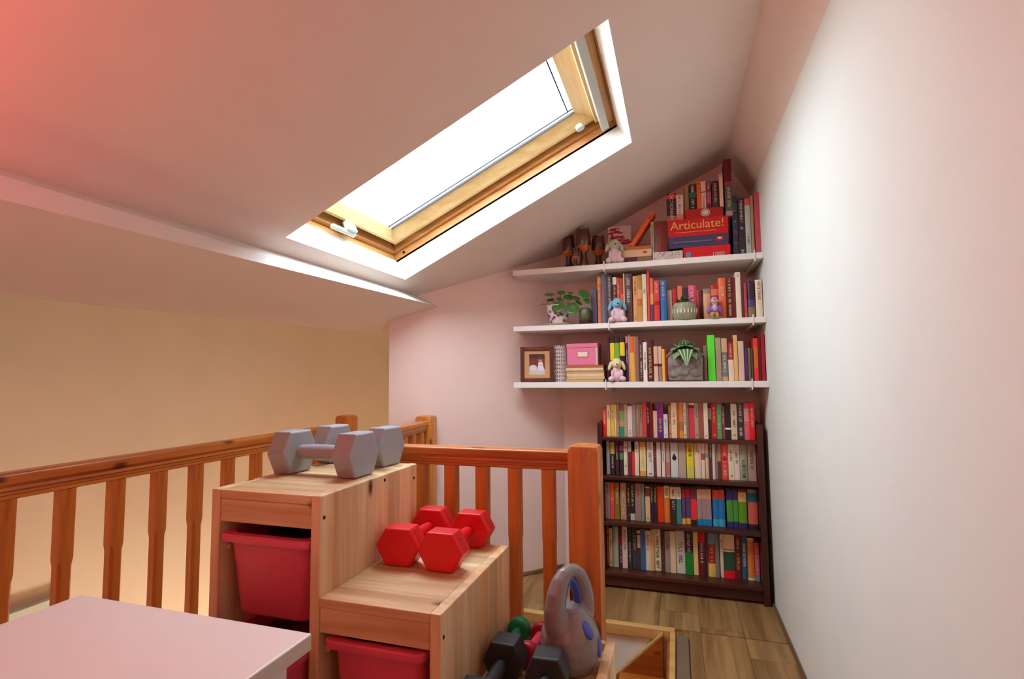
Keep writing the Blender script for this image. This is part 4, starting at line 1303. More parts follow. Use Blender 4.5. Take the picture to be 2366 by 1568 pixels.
# ------------------------------------------------------------------ highest wall shelf: boxes, books, ornaments
ZH = 1.8366
TY = 2.975


def px_x(x, y, Y=TY):
    return pl(x, y, 'y', Y).x


def game_box(name, label, x0, x1, z0, z1, rgb, cat='box', y0=TY, depth=0.24, lid=0.62):
    t_ = thing(name, label, cat, ((x0 + x1) / 2, y0 + depth / 2, z0))
    zl = z0 + (z1 - z0) * (1 - lid)
    mt = plain(name + '_card', rgb, 0.4, 0.4, 0.03)
    part(t_, 'tray', MB().box(x0 + 0.0015, x1 - 0.0015, y0 + 0.0015, y0 + depth - 0.0015, z0, zl), mt, True)
    part(t_, 'lid', MB().box(x0, x1, y0, y0 + depth, zl + 0.0003, z1), mt, True, bevel=0.001)
    return t_


def front_text(t_, txt, size, x, y, z, mat, sx=1.0):
    q = text_mb(txt, size)
    q.xf(Matrix.Translation((x, y - 0.0009, z)) @ Matrix.Rotation(R(90), 4, 'X') @ Matrix.Diagonal((sx, 1, 1, 1)))
    return part(t_, 'lettering', q, mat, True)


def front_oval(t_, name, x, y, z, rx, rz_, mat, off=0.0008, n=24):
    return part(t_, name, MB().add([(x + rx * math.cos(2 * math.pi * k / n), y - off, z + rz_ * math.sin(2 * math.pi * k / n)) for k in range(n)], [tuple(range(n))]), mat, True)


zA, zB, zC, zD = 1.902, 1.9645, 2.062, 2.113
g1_ = game_box('puzzle_box', 'bright red jigsaw box under the navy box on the highest shelf', px_x(1579, 585), px_x(1688, 582), ZH, zA, (214, 22, 26))
front_text(g1_, '1000', 0.032, px_x(1660, 590), TY, ZH + 0.016, M['ink_light'])
front_oval(g1_, 'emblem', px_x(1591, 588), TY, ZH + 0.024, 0.014, 0.016, plain('emblem_blue', (96, 130, 168), 0.4))
g2_ = game_box('game_box', 'navy game box with a red emblem beneath the red word game', px_x(1545, 560), px_x(1684, 556), zA + 0.0005, zB, (66, 62, 92))
em_ = front_oval(g2_, 'emblem', px_x(1663, 556), TY, (zA + zB) / 2 + 0.004, 0.022, 0.014, M['ink_red'])
front_oval(em_, 'emblem_center', px_x(1663, 556), TY, (zA + zB) / 2 + 0.008, 0.011, 0.006, M['ink_light'], 0.0014)
part(g2_, 'title_bar', MB().box(px_x(1556, 560), px_x(1646, 558), TY - 0.0006, TY - 0.0001, (zA + zB) / 2 - 0.004, (zA + zB) / 2 + 0.003), plain('title_mauve', (112, 98, 118), 0.5), True)
g3_ = game_box('game_box', 'red word game box with gold lettering on the highest shelf', px_x(1543, 530), px_x(1683, 524), zB + 0.0005, zC, (206, 18, 26))
front_text(g3_, 'Articulate!', 0.067, (px_x(1553, 530) + px_x(1670, 526)) / 2, TY, (zB + zC) / 2 + 0.012, M['ink_gold'], 0.98)
part(g3_, 'title_bar', MB().box(px_x(1560, 545), px_x(1655, 540), TY - 0.0006, TY - 0.0001, zB + 0.022, zB + 0.0245), M['ink_gold'], True)
g4_ = game_box('game_box', 'flat red box with an oval cream crest on the word game', px_x(1583, 500), px_x(1671, 496), zC + 0.0005, zD, (176, 26, 24))
xo = px_x(1630, 499)
cr_ = front_oval(g4_, 'crest', xo, TY, (zC + zD) / 2 + 0.001, 0.024, 0.021, M['ink_light'])
front_oval(cr_, 'crest_ring', xo, TY, (zC + zD) / 2 + 0.001, 0.02, 0.0172, plain('crest_red', (170, 74, 60), 0.5), 0.0012)
front_oval(cr_, 'crest_center', xo, TY, (zC + zD) / 2 + 0.001, 0.016, 0.0135, M['ink_light'], 0.0016)

# speckled box lying at the shelf edge
sx0, sx1 = px_x(1508, 590), px_x(1578, 586)
sp = thing('speckled_box', 'white box printed with black speckles lying on the highest shelf', 'box', ((sx0 + sx1) / 2, TY + 0.1, ZH))
part(sp, 'tray', MB().box(sx0, sx1 - 0.001, TY, TY + 0.2, ZH, ZH + 0.052), plain('speckled_card', (226, 200, 190), 0.5), True, bevel=0.001)
q = MB()
rg = random.Random(4)
for k in range(150):
    x, z = rg.uniform(sx0 + 0.006, sx1 - 0.007), rg.uniform(ZH + 0.004, ZH + 0.048)
    w, h = rg.uniform(0.0008, 0.0035), rg.uniform(0.0006, 0.0016)
    q.add([(x - w, TY - 0.0006, z - h), (x + w, TY - 0.0006, z - h * 0.6), (x + w, TY - 0.0006, z + h), (x - w, TY - 0.0006, z + h * 0.6)], [(0, 1, 2, 3)])
o = part(sp, 'speckles', q, M['ink_dark'], True)
o['kind'] = 'stuff'

HG = 'books standing on the highest wall shelf and its boxes'


def up_book(label, x0, x1, ytop, zb, bands, ink=None, d=0.13, y=TY + 0.012, hard=False, tilt=0.0):
    ym = ytop + 30
    xa, xb = pl(x0, ym, 'y', y).x + 0.0004, pl(x1, ym, 'y', y).x - 0.0004
    zt = min(pl((x0 + x1) / 2, ytop, 'y', y).z, RZ + RM * xa - 0.012)
    return book(label, HG, (xa + xb) / 2, y, zb + 0.0006, xb - xa, zt - zb - 0.001, d, bands, ink, tilt, hard=hard)


dct = up_book('thick black dictionary with a red top band on the word game', 1540, 1562.5, 446, zC, [(.05, (60, 20, 24)), (.2, (220, 40, 36)), (.82, (56, 26, 32)), (1, (172, 84, 44))], [], hard=True, d=0.15)
hd = dct.children[0].bound_box[6][2]
q = text_mb('DICTIONARY', 0.026)
q.xf(Matrix.Translation((0, -0.0012, hd * 0.5)) @ Matrix.Rotation(R(90), 4, 'Y') @ Matrix.Rotation(R(90), 4, 'X'))
part(dct, 'lettering', q, M['ink_light'])
up_book('cream hardback with heavy black lettering beside the dictionary', 1563, 1578.5, 450, zC, [(.75, (206, 170, 156)), (1, (196, 96, 92))], [('d', .05, .72)])
up_book('slim olive book standing on the crested red box', 1581.5, 1591.5, 430, zD, [(1, (134, 96, 52))], [])
up_book('black rounded book with a green label on the crested box', 1592, 1609, 425, zD, [(.32, (58, 36, 36)), (.52, (46, 88, 66)), (1, (52, 30, 32))], [('l', .06, .28), ('l', .58, .95)], hard=True)
up_book('bright orange book on the crested red box', 1609.5, 1619, 417, zD, [(1, (238, 84, 30))], [('d', .08, .18)])
up_book('cream book with a dark line on the crested red box', 1619.5, 1631, 418, zD, [(.38, (206, 160, 134)), (.41, (50, 34, 36)), (1, (206, 156, 138))], [('r', .5, .95)])
up_book('maroon and mauve book on the crested red box', 1631.5, 1643, 418, zD, [(.4, (120, 40, 52)), (.82, (156, 70, 90)), (1, (112, 20, 50))], [('l', .06, .3)])
up_book('dark plum rounded book on the crested red box', 1645, 1660.5, 417, zD, [(1, (66, 34, 46))], [('g', .1, .8)], hard=True)
up_book('tall cream spined book on the crested red box', 1661.5, 1670.5, 402, zD, [(1, (208, 158, 136))], [('d', .04, .08)])
up_book('tallest dark maroon and grey book reaching towards the ceiling', 1673, 1690, 367, zC, [(.4, (92, 22, 26)), (.45, (170, 40, 40)), (.92, (86, 70, 62)), (1, (150, 120, 104))], [('l', .5, .85)], d=0.12)
up_book('dark navy book with gold rules right of the stacked boxes', 1691, 1703.5, 452, ZH, [(.12, (36, 38, 50)), (.22, (30, 62, 50)), (1, (44, 38, 52))], [('g', .24, .25), ('g', .42, .43), ('g', .6, .61), ('g', .78, .79)])
up_book('black book with white capitals on the highest shelf', 1705, 1720, 457, ZH, [(1, (48, 30, 34))], [('l', .04, .58), ('l', .9, .97)])
up_book('pale grey blue book with a red top on the highest shelf', 1720.5, 1733, 458, ZH, [(.12, (196, 66, 66)), (1, (160, 154, 142))], [('d', .6, .8)])
up_book('slim tan book on the highest shelf next to the crimson one', 1733.5, 1740.5, 452, ZH, [(1, (152, 112, 84))], [])
up_book('crimson book with pink page edges against the white wall', 1742, 1764, 444, ZH, [(1, (176, 64, 74))], [], d=0.16)
up_book('slim pale green book beside the thick brown book', 1503.5, 1511, 512, ZH + 0.0525, [(1, (156, 134, 104))], [('d', .1, .9)], d=0.12)
up_book('thick brown leather book on the speckled box', 1511.5, 1541, 510, ZH + 0.0525, [(1, (112, 36, 22))], [], d=0.15, hard=True)

# lying books at the left of the boxes
LG = 'books lying flat on the highest wall shelf'


def flat_book(name, label, x0, x1, z0, z1, y0, d, cov, group, strips=None):
    t_ = thing(name, label, 'book', ((x0 + x1) / 2, y0 + d / 2, z0), group=group)
    mt = plain(name + '_cover', cov, 0.5, 0.3, 0.04)
    tk = min(0.0022, (z1 - z0) * 0.25)
    part(t_, 'cover', MB().box(x0, x1, y0, y0 + tk, z0, z1).box(x0, x1, y0 + tk, y0 + d, z0, z0 + tk).box(x0, x1, y0 + tk, y0 + d, z1 - tk, z1), mt, True)
    part(t_, 'pages', MB().box(x0 + 0.002, x1 - 0.002, y0 + tk + 0.0002, y0 + d - 0.002, z0 + tk + 0.0002, z1 - tk - 0.0002), M['pages'], True)
    for f0, f1, c in strips or []:
        part(t_, 'band', MB().box(x0 + 0.0003, x1 - 0.0003, y0 - 0.0007, y0 - 0.0001, z0 + (z1 - z0) * f0, z0 + (z1 - z0) * f1), plain(name + '_band', c, 0.5, 0.3, 0.03), True)
    return t_


a0, a1 = px_x(1438, 595), px_x(1472.5, 593)
b0, b1 = px_x(1473, 592), px_x(1506, 590)
flat_book('book', 'short dark maroon book lying under the cream box set', a0, a1, ZH, ZH + 0.036, TY + 0.002, 0.15, (92, 24, 34), LG)
flat_book('book', 'red book with green and grey stripes lying on the highest shelf', b0, b1 - 0.001, ZH, ZH + 0.036, TY + 0.002, 0.15, (190, 30, 44), LG, [(0.4, 0.62, (130, 120, 112)), (0.64, 0.95, (122, 118, 44))])
c0, c1 = px_x(1434, 577), px_x(1505, 575)
cb = flat_book('book', 'thick cream book lying across two others near the leaning orange one', c0, c1, ZH + 0.0365, ZH + 0.077, TY + 0.004, 0.15, (224, 178, 140), LG)
front_oval(cb, 'printed_mark', px_x(1490, 575), TY + 0.004, ZH + 0.06, 0.012, 0.006, M['ink_red'])
flat_book('book', 'thin orange brown book lying beneath the leaning orange book', c0 + 0.002, c1 - 0.002, ZH + 0.0775, ZH + 0.096, TY + 0.006, 0.15, (198, 104, 42), LG)
lx = px_x(1458, 556)
book('bright orange book leaning at a slant towards the dictionary', HG, lx, TY - 0.03 + 0.045, ZH + 0.0965, 0.024, 0.225, 0.1, [(1, (240, 80, 34))], [('d', .08, .2)], R(34))

# card with a red tree print
kx0, kx1 = px_x(1404, 560, 3.12), px_x(1458, 556, 3.12)
cd_ = thing('printed_card', 'square white card with a red branching tree print', 'card', ((kx0 + kx1) / 2, 3.12, ZH), (R(-6), 0, 0))
kw = kx1 - kx0
kh = 0.272
part(cd_, 'panel', MB().box(-kw / 2, kw / 2, 0, 0.008, 0, kh), plain('card_white', (232, 196, 188), 0.6), bevel=0.001)
q = MB()
rg = random.Random(11)
crimson = lin((178, 24, 44))
for k in range(46):
    u = rg.random()
    ly = rg.choice((0.93, 0.86, 0.74, 0.66, 0.60))
    cx = {0.93: -0.3, 0.86: -0.25, 0.74: -0.15, 0.66: 0.1, 0.60: 0.25}[ly] + rg.uniform(-0.24, 0.3)
    cx = max(-0.46, min(0.44, cx))
    x, z = cx * kw, kh * (ly + rg.uniform(-0.025, 0.025))
    rx, rz2 = rg.uniform(0.008, 0.02), rg.uniform(0.003, 0.007)
    q.add([(max(-kw * 0.495, min(kw * 0.495, x + rx * math.cos(2 * math.pi * i / 8))), -0.0006 - 0.00002 * k, z + rz2 * math.sin(2 * math.pi * i / 8)) for i in range(8)], [tuple(range(8))], crimson)
pth = [(-0.34, 0.44), (-0.3, 0.6), (-0.33, 0.75), (-0.28, 0.88)]
for (xa, za), (xb, zb_) in zip(pth, pth[1:]):
    q.add([(xa * kw - 0.005, -0.0008, za * kh), (xa * kw + 0.005, -0.0008, za * kh), (xb * kw + 0.004, -0.0008, zb_ * kh), (xb * kw - 0.004, -0.0008, zb_ * kh)], [(0, 1, 2, 3)], crimson)
o = part(cd_, 'tree_print', q, M['print'])
o['kind'] = 'stuff'
part(cd_, 'dark_caption', MB().box(-kw * 0.49, -kw * 0.12, -0.0012, -0.0004, kh * 0.33, kh * 0.41), M['ink_dark'])


# mushrooms
def mushroom(label, px, ptop, pbot, wpx, y):
    p0 = pl(px, pbot, 'y', y)
    p1 = pl(px, ptop, 'y', y)
    H = p1.z - ZH
    r = wpx / 2 / 413.0
    t_ = thing('ceramic_mushroom', label, 'ornament', (p0.x, y, ZH), group='brown ceramic mushrooms on the highest shelf')
    part(t_, 'stem', MB().lathe([(r * 0.72, 0), (r * 0.74, H * 0.03), (r * 0.5, H * 0.2), (r * 0.42, H * 0.34), (r * 0.5, H * 0.44)], 20), M['brown_glaze'], smooth=True)
    part(t_, 'collar', MB().lathe([(r * 0.52, H * 0.4), (r * 0.8, H * 0.46), (r * 0.94, H * 0.54), (r * 0.9, H * 0.56)], 20), M['amber_glaze'], smooth=True)
    part(t_, 'cap', MB().lathe([(r * 0.9, H * 0.53), (r, H * 0.6), (r * 1.0, H * 0.74), (r * 0.94, H * 0.86), (r * 0.9, H * 0.93), (r * 0.8, H * 0.965), (r * 0.84, H), (r * 0.7, H), (r * 0.5, H * 0.97)], 20), M['brown_glaze'], smooth=True)
    return t_


mushroom('brown ceramic mushroom at the wall end of its cluster', 1315, 546, 609, 33, 3.05)
mushroom('tallest brown ceramic mushroom in its cluster', 1349, 529, 607, 37, 2.99)
mushroom('brown ceramic mushroom beside the printed card', 1383, 546, 606, 35, 3.06)
mushroom('smallest brown ceramic mushroom in front of the others', 1330, 574, 609, 20, 2.955)


# plush dogs
def plush(label, px, ptop, pbot, y, zb, head_mat, group='small plush dogs on the wall shelves', rz=0.0):
    p0, p1 = pl(px, pbot, 'y', y), pl(px, ptop, 'y', y)
    H = (p1.z - zb)
    t_ = thing('plush_dog', label, 'plush toy', (p0.x, y, zb), (0, 0, rz), group)
    s_ = H / 0.14
    q_ = MB()
    q_.ball((0, 0, 0.034 * s_), (0.034 * s_, 0.03 * s_, 0.034 * s_))
    q_.ball((0, 0, 0.066 * s_), (0.025 * s_, 0.023 * s_, 0.03 * s_))
    for sx in (-1, 1):
        q_.ball((sx * 0.034 * s_, -0.02 * s_, 0.016 * s_), (0.018 * s_, 0.026 * s_, 0.016 * s_))
        q_.ball((sx * 0.026 * s_, -0.022 * s_, 0.05 * s_), (0.01 * s_, 0.011 * s_, 0.022 * s_))
    part(t_, 'body', blob(q_, 0.0035 * s_, 4), M['plush_pink'], smooth=True, angle=180)
    q_ = MB()
    q_.ball((0, -0.004 * s_, 0.106 * s_), (0.031 * s_, 0.03 * s_, 0.032 * s_))
    q_.ball((0, -0.03 * s_, 0.097 * s_), (0.017 * s_, 0.015 * s_, 0.013 * s_))
    q_.ball((0, 0, 0.084 * s_), (0.023 * s_, 0.022 * s_, 0.02 * s_))
    hd_ = part(t_, 'head', blob(q_, 0.0035 * s_, 4), head_mat, smooth=True, angle=180)
    for sx in (-1, 1):
        part(hd_, 'ear', MB().ball((sx * 0.037 * s_, 0, 0.094 * s_), (0.011 * s_, 0.016 * s_, 0.03 * s_), 12, 8, Matrix.Rotation(-sx * R(20), 3, 'Y')), head_mat, smooth=True, angle=180)
    part(hd_, 'nose', MB().ball((0, -0.046 * s_, 0.101 * s_), (0.005 * s_, 0.004 * s_, 0.004 * s_), 8, 6), M['ink_dark'], smooth=True, angle=180)
    return t_


plush('pink plush dog with a pale green hood beside the mushrooms', 1420, 552, 607, 2.958, ZH, M['plush_green'], rz=R(15))
plush('pink plush dog with a blue head on the middle shelf', 1427, 687, 746, 2.955, ZM + 0.0004, M['plush_blue'], rz=R(10))
plush('pink plush dog with a cream head on the lowest shelf', 1426, 826, 884, 2.955, ZL + 0.0004, M['plush_cream'], rz=R(8))

# ------------------------------------------------------------------ middle shelf ornaments
# round-leaved plant in a floral pot
y = 3.03
pc = pl(1291, 745, 'y', y)
pt = thing('potted_plant', 'round leaved green plant in a white pot painted with flowers', 'potted plant', (pc.x, y, ZM + 0.0005))
part(pt, 'saucer', MB().lathe([(0.05, 0), (0.062, 0.003), (0.084, 0.012), (0.086, 0.014), (0.08, 0.014), (0.06, 0.007), (0.02, 0.006)], 28), M['ceramic_cream'], smooth=True)
pot_ = part(pt, 'pot', MB().lathe([(0.046, 0.0075), (0.05, 0.01), (0.066, 0.08), (0.071, 0.118), (0.074, 0.12), (0.074, 0.124), (0.068, 0.124), (0.064, 0.11), (0.02, 0.108)], 28), M['ceramic_white'], smooth=True)
part(pt, 'soil', MB().lathe([(0.002, 0.112), (0.063, 0.112), (0.06, 0.114), (0.002, 0.116)], 20), M['soil'])
rg = random.Random(2)
for k in range(16):
    az = R(-165 + 150 * ((k * 0.618) % 1))
    z_ = rg.uniform(0.022, 0.085)
    rr = 0.0495 + (0.0675 - 0.0495) * (z_ - 0.01) / 0.075 + 0.0005
    n_ = Vector((math.cos(az), math.sin(az), -0.22)).normalized()
    u_ = Vector((-math.sin(az), math.cos(az), 0))
    v_ = n_.cross(u_)
    ce = Vector((rr * math.cos(az), rr * math.sin(az), z_)) + n_ * 0.0003
    pts = [ce + u_ * (0.0085 * (1 + 0.25 * math.cos(5 * a)) * math.cos(a)) + v_ * (0.0085 * (1 + 0.25 * math.cos(5 * a)) * math.sin(a)) for a in [2 * math.pi * i / 20 for i in range(20)]]
    part(pot_, 'painted_flower', MB().extr(pts, n_ * 0.0006), M['flower_red'] if k % 2 else M['flower_blue'])


def disc_leaf(c, nrm, r, mat, parent, foot, cup=0.12, stem_mat='stem'):
    nrm = Vector(nrm).normalized()
    u_ = nrm.orthogonal().normalized()
    v_ = nrm.cross(u_)
    lo = []
    for s1, off in ((0.06, -0.004), (0.5, -0.001), (0.85, 0.0), (1.0, -cup * r)):
        lo.append([c + u_ * (r * s1 * math.cos(2 * math.pi * i / 16)) + v_ * (r * s1 * math.sin(2 * math.pi * i / 16)) + nrm * off for i in range(16)])
    q_ = MB().loft(lo, True, False)
    lf = part(parent, 'leaf', q_, mat, smooth=True, angle=180)
    mid = (c + foot) / 2 + Vector((0, 0, 0.012))
    part(lf, 'leaf_stalk', MB().tube([foot, mid, c - nrm * 0.004], 0.0014, 6), M[stem_mat], smooth=True)
    return lf


ctr = Vector((pc.x, y, ZM + 0.0005))
for lpx, lpy, rpx, ny in ((1270, 679, 13, -0.3), (1271, 692, 9, 0.1), (1297, 675, 11, -0.5), (1312, 686, 12, -0.8), (1289, 708, 16, -1.5), (1322, 712, 16, -1.5), (1252, 702, 6, -0.2), (1330, 688, 11, -0.5), (1349, 679, 14, -1.2), (1293, 690, 8, -0.5), (1338, 699, 9, -0.4), (1356, 694, 9, -1.0), (1318, 676, 8, -0.3)):
    yy = y - 0.045 - (0.035 if ny < -0.9 else 0)
    P = pl(lpx, lpy, 'y', yy) - ctr
    disc_leaf(P, (rg.uniform(-0.25, 0.25) + (P.x * 4), ny, 0.75), rpx / 400.0, M['leaf'], pt, Vector((P.x * 0.18, P.y * 0.3, 0.113)))

# dark olive lidded jar next to it
p = pl(1352, 745, 'y', 2.975)
jr = thing('jar', 'dark olive glazed jar beside the round leaved plant', 'jar', (p.x, 2.985, ZM + 0.0005))
part(jr, 'body', MB().loft([rrect(0, 0, 0.06, 0.06, 0.02, 0), rrect(0, 0, 0.066, 0.066, 0.022, 0.01), rrect(0, 0, 0.066, 0.066, 0.022, 0.028)]), plain('jar_foot', (62, 24, 18), 0.4), smooth=True, angle=40)
part(jr, 'glazed_top', MB().loft([rrect(0, 0, 0.064, 0.064, 0.022, 0.0285), rrect(0, 0, 0.068, 0.068, 0.024, 0.04), rrect(0, 0, 0.068, 0.068, 0.024, 0.085), rrect(0, 0, 0.054, 0.054, 0.02, 0.096)]), M['olive'], smooth=True, angle=40)

# succulent in a ribbed sage pot
y = 2.972
p = pl(1582, 738, 'y', y)
pr_ = thing('potted_succulent', 'leafy succulent in a ribbed round sage pot', 'potted plant', (p.x, y, ZM + 0.0005), group=None)
prof2 = []
for k in range(25):
    u = k / 24
    a = -0.95 + 1.95 * u
    r_ = 0.0665 * math.cos(a * 0.82) ** 0.8
    z_ = 0.002 + 0.094 * u
    prof2.append((r_ + (0.0012 if k % 3 == 1 else -0.0008), z_))
prof2 = [(0.03, 0.0)] + prof2 + [(prof2[-1][0] - 0.006, 0.096), (prof2[-1][0] - 0.008, 0.088), (0.01, 0.086)]
SR = 1.02
pot2_ = part(pr_, 'pot', MB().lathe([(r_ * SR, z_) for r_, z_ in prof2], 32), M['ceramic_sage'], smooth=True, angle=60)
for ring, (zz, rr) in enumerate(((0.078, 0.0575), (0.048, 0.0695))):
    for k in range(11):
        az = R(-165 + 15 * k)
        n_ = Vector((math.cos(az), math.sin(az), 0))
        u_ = Vector((-math.sin(az), math.cos(az), 0))
        c_ = Vector((rr * math.cos(az), rr * math.sin(az), zz))
        hgt = 0.007 if ring == 0 else 0.012
        part(pot2_, 'glaze_mark', MB().extr([c_ - u_ * 0.004 - Vector((0, 0, hgt)), c_ + u_ * 0.004 - Vector((0, 0, hgt)), c_ + u_ * 0.002 + Vector((0, 0, hgt)), c_ - u_ * 0.002 + Vector((0, 0, hgt))], n_ * 0.0012), M['glaze_white'])
part(pr_, 'soil', MB().lathe([(0.002, 0.087), (0.036, 0.087), (0.034, 0.089), (0.002, 0.09)], 16), M['soil'])


def blade(base, tip, w, mat, parent, name='leaf', bend=0.01):
    base, tip = Vector(base), Vector(tip)
    t_ = (tip - base)
    s_ = t_.cross(Vector((0, 0, 1)))
    if s_.length < 1e-4:
        s_ = Vector((1, 0, 0))
    s_.normalize()
    up = s_.cross(t_).normalized()
    lo = []
    for k in range(7):
        u = k / 6
        ww = w * max(0.05, math.sin(math.pi * min(1, 0.12 + 0.88 * u) * 0.98)) if u < 1 else w * 0.04
        c_ = base + t_ * u + up * (bend * math.sin(math.pi * u))
        lo.append([c_ + s_ * ww + up * ww * 0.25, c_ - up * ww * 0.12, c_ - s_ * ww + up * ww * 0.25, c_ + up * 0.0012 + up * ww * 0.05])
    return part(parent, name, MB().loft(lo), mat, smooth=True, angle=180)


rg = random.Random(9)
for k in range(20):
    az = R(360 * ((k * 0.618) % 1))
    up_ = rg.uniform(0.012, 0.055)
    ra = rg.uniform(0.03, 0.058)
    b0_ = Vector((0.012 * math.cos(az), 0.012 * math.sin(az), 0.088))
    blade(b0_, b0_ + Vector((ra * math.cos(az), ra * math.sin(az) * 0.6, up_)), 0.009, M['leaf_dark'], pr_)

# small painted figurine
y = 2.958
p = pl(1652, 733, 'y', y)
fg = thing('painted_figurine', 'small purple and white painted figurine on a green base', 'figurine', (p.x, y, ZM + 0.0005))
part(fg, 'base', MB().lathe([(0.036, 0), (0.038, 0.004), (0.033, 0.01), (0.02, 0.011)], 20), M['base_green'], smooth=True)
q = MB()
for sx in (-1, 1):
    q.ball((sx * 0.012, 0, 0.024), (0.01, 0.01, 0.016))
part(fg, 'legs', blob(q.ball((0, 0, 0.036), (0.02, 0.014, 0.012)), 0.0025, 3), M['orange_paint'], smooth=True, angle=180)
q = MB().ball((0, 0, 0.055), (0.026, 0.019, 0.026))
for sx in (-1, 1):
    q.ball((sx * 0.028, -0.002, 0.05), (0.01, 0.011, 0.026), 12, 8, Matrix.Rotation(-sx * R(16), 3, 'Y'))
part(fg, 'body', blob(q, 0.0025, 3), M['purple'], smooth=True, angle=180)
part(fg, 'shirt_front', MB().ball((0, -0.013, 0.06), (0.013, 0.009, 0.02)), M['lilac'], smooth=True, angle=180)
part(fg, 'face', MB().ball((0, -0.004, 0.083), (0.017, 0.016, 0.015)), M['orange_paint'], smooth=True, angle=180)
hat_ = part(fg, 'hat', MB().lathe([(0.024, 0.09), (0.025, 0.094), (0.018, 0.098), (0.016, 0.11), (0.01, 0.117), (0.002, 0.119)], 18), M['lilac'], smooth=True)
part(hat_, 'hat_badge', MB().ball((0, -0.0155, 0.104), (0.006, 0.004, 0.006), 10, 6), M['purple'], smooth=True, angle=180)

# ------------------------------------------------------------------ lowest shelf ornaments
# picture frame
y = 2.985
p0, p1 = pl(1205, 884, 'y', y), pl(1277, 800, 'y', y)
FW, FH = (p1.x - p0.x) * 1.02, p1.z - ZL
pf = thing('picture_frame', 'brown wooden picture frame with a photo of a child', 'picture frame', ((p0.x + p1.x) / 2, y, ZL + 0.001), (R(-5), 0, R(14)))
fw = 0.024
for nm, bx_ in (('frame_side', (-FW / 2, -FW / 2 + fw, 0, FH)), ('frame_side', (FW / 2 - fw, FW / 2, 0, FH)), ('frame_rail', (-FW / 2 + fw, FW / 2 - fw, 0, fw)), ('frame_rail', (-FW / 2 + fw, FW / 2 - fw, FH - fw, FH))):
    part(pf, nm, MB().box(bx_[0], bx_[1], -0.012, 0.008, bx_[2], bx_[3]), M['frame_wood'], bevel=0.004, seg=2)
mbd = part(pf, 'mat_board', MB().box(-FW / 2 + fw - 0.002, FW / 2 - fw + 0.002, -0.004, 0.004, fw - 0.002, FH - fw + 0.002), M['mat_board'])
part(pf, 'strut', MB().extr([Vector((-0.02, 0.008, FH * 0.7)), Vector((0.02, 0.008, FH * 0.7)), Vector((0.02, 0.05, 0.006)), Vector((-0.02, 0.05, 0.006))], (0, 0.003, 0)), M['ink_dark'])
q = MB()
iw, ih = FW * 0.235, FH * 0.29
zc = FH * 0.5
yq = -0.0046


def quad2(x0, x1, z0, z1, c, k=0):
    q.add([(x0, yq - k * 0.0001, z0), (x1, yq - k * 0.0001, z0), (x1, yq - k * 0.0001, z1), (x0, yq - k * 0.0001, z1)], [(0, 1, 2, 3)], lin(c))


def oval2(x, z, rx, rz_, c, k=0, n=16):
    q.add([(x + rx * math.cos(2 * math.pi * i / n), yq - k * 0.0001, z + rz_ * math.sin(2 * math.pi * i / n)) for i in range(n)], [tuple(range(n))], lin(c))


quad2(-iw, iw, zc - ih, zc + ih, (122, 52, 42))
quad2(-iw, iw, zc + ih * 0.55, zc + ih, (84, 36, 40), 1)
quad2(-iw, iw, zc - ih, zc - ih * 0.45, (206, 190, 186), 1)
oval2(-iw * 0.5, zc - ih * 0.35, iw * 0.5, ih * 0.3, (222, 206, 200), 2)
q.add([(iw * 0.0, yq - 0.0003, zc - ih * 0.62), (iw * 0.92, yq - 0.0003, zc - ih * 0.62), (iw * 0.7, yq - 0.0003, zc + ih * 0.22), (iw * 0.2, yq - 0.0003, zc + ih * 0.22)], [(0, 1, 2, 3)], lin((228, 214, 222)))
oval2(iw * 0.42, zc + ih * 0.42, iw * 0.24, ih * 0.22, (206, 140, 116), 4)
oval2(iw * 0.42, zc + ih * 0.56, iw * 0.22, ih * 0.12, (110, 60, 42), 5)
quad2(iw * 0.15, iw * 0.8, zc - ih * 0.12, zc - ih * 0.03, (222, 150, 160), 5)
part(mbd, 'photo', q, M['print'])

# pierced white lantern
y = 3.075
p0, p1 = pl(1284, 882, 'y', y), pl(1308, 797, 'y', y)
LR = 0.04
LH = p1.z - ZL
ln_ = thing('pierced_lantern', 'white pierced metal candle holder with a scalloped rim', 'candle holder', ((p0.x + p1.x) / 2, y, ZL + 0.0005))
q = MB()
NS, NR = 18, 9


def cyl(a, z, r=LR):
    return (r * math.cos(a), r * math.sin(a), z)


for i in range(NS):
    for j in range(NR):
        a0, a1 = 2 * math.pi * i / NS, 2 * math.pi * (i + 1) / NS
        z0, z1 = LH * 0.93 * j / NR, LH * 0.93 * (j + 1) / NR
        am, zm = (a0 + a1) / 2, (z0 + z1) / 2
        k = 0.62
        da, dz = (a1 - a0) / 2 * k, (z1 - z0) / 2 * k
        vs_ = [cyl(a0, z0), cyl(a1, z0), cyl(a1, z1), cyl(a0, z1), cyl(am, zm - dz), cyl(am + da, zm), cyl(am, zm + dz), cyl(am - da, zm)]
        q.add(vs_, [(0, 1, 5, 4), (1, 2, 6, 5), (2, 3, 7, 6), (3, 0, 4, 7)])
    pts = [cyl(a0 + (a1 - a0) * t_ / 6, LH * 0.93 + LH * 0.07 * math.sin(math.pi * t_ / 6)) for t_ in range(7)]
    q.add(pts, [tuple(range(7))])
part(ln_, 'pierced_wall', q, M['lace'])
part(ln_, 'base', MB().lathe([(0.002, 0), (LR - 0.0005, 0), (LR - 0.0005, 0.003), (0.002, 0.003)], 24), M['lace'])

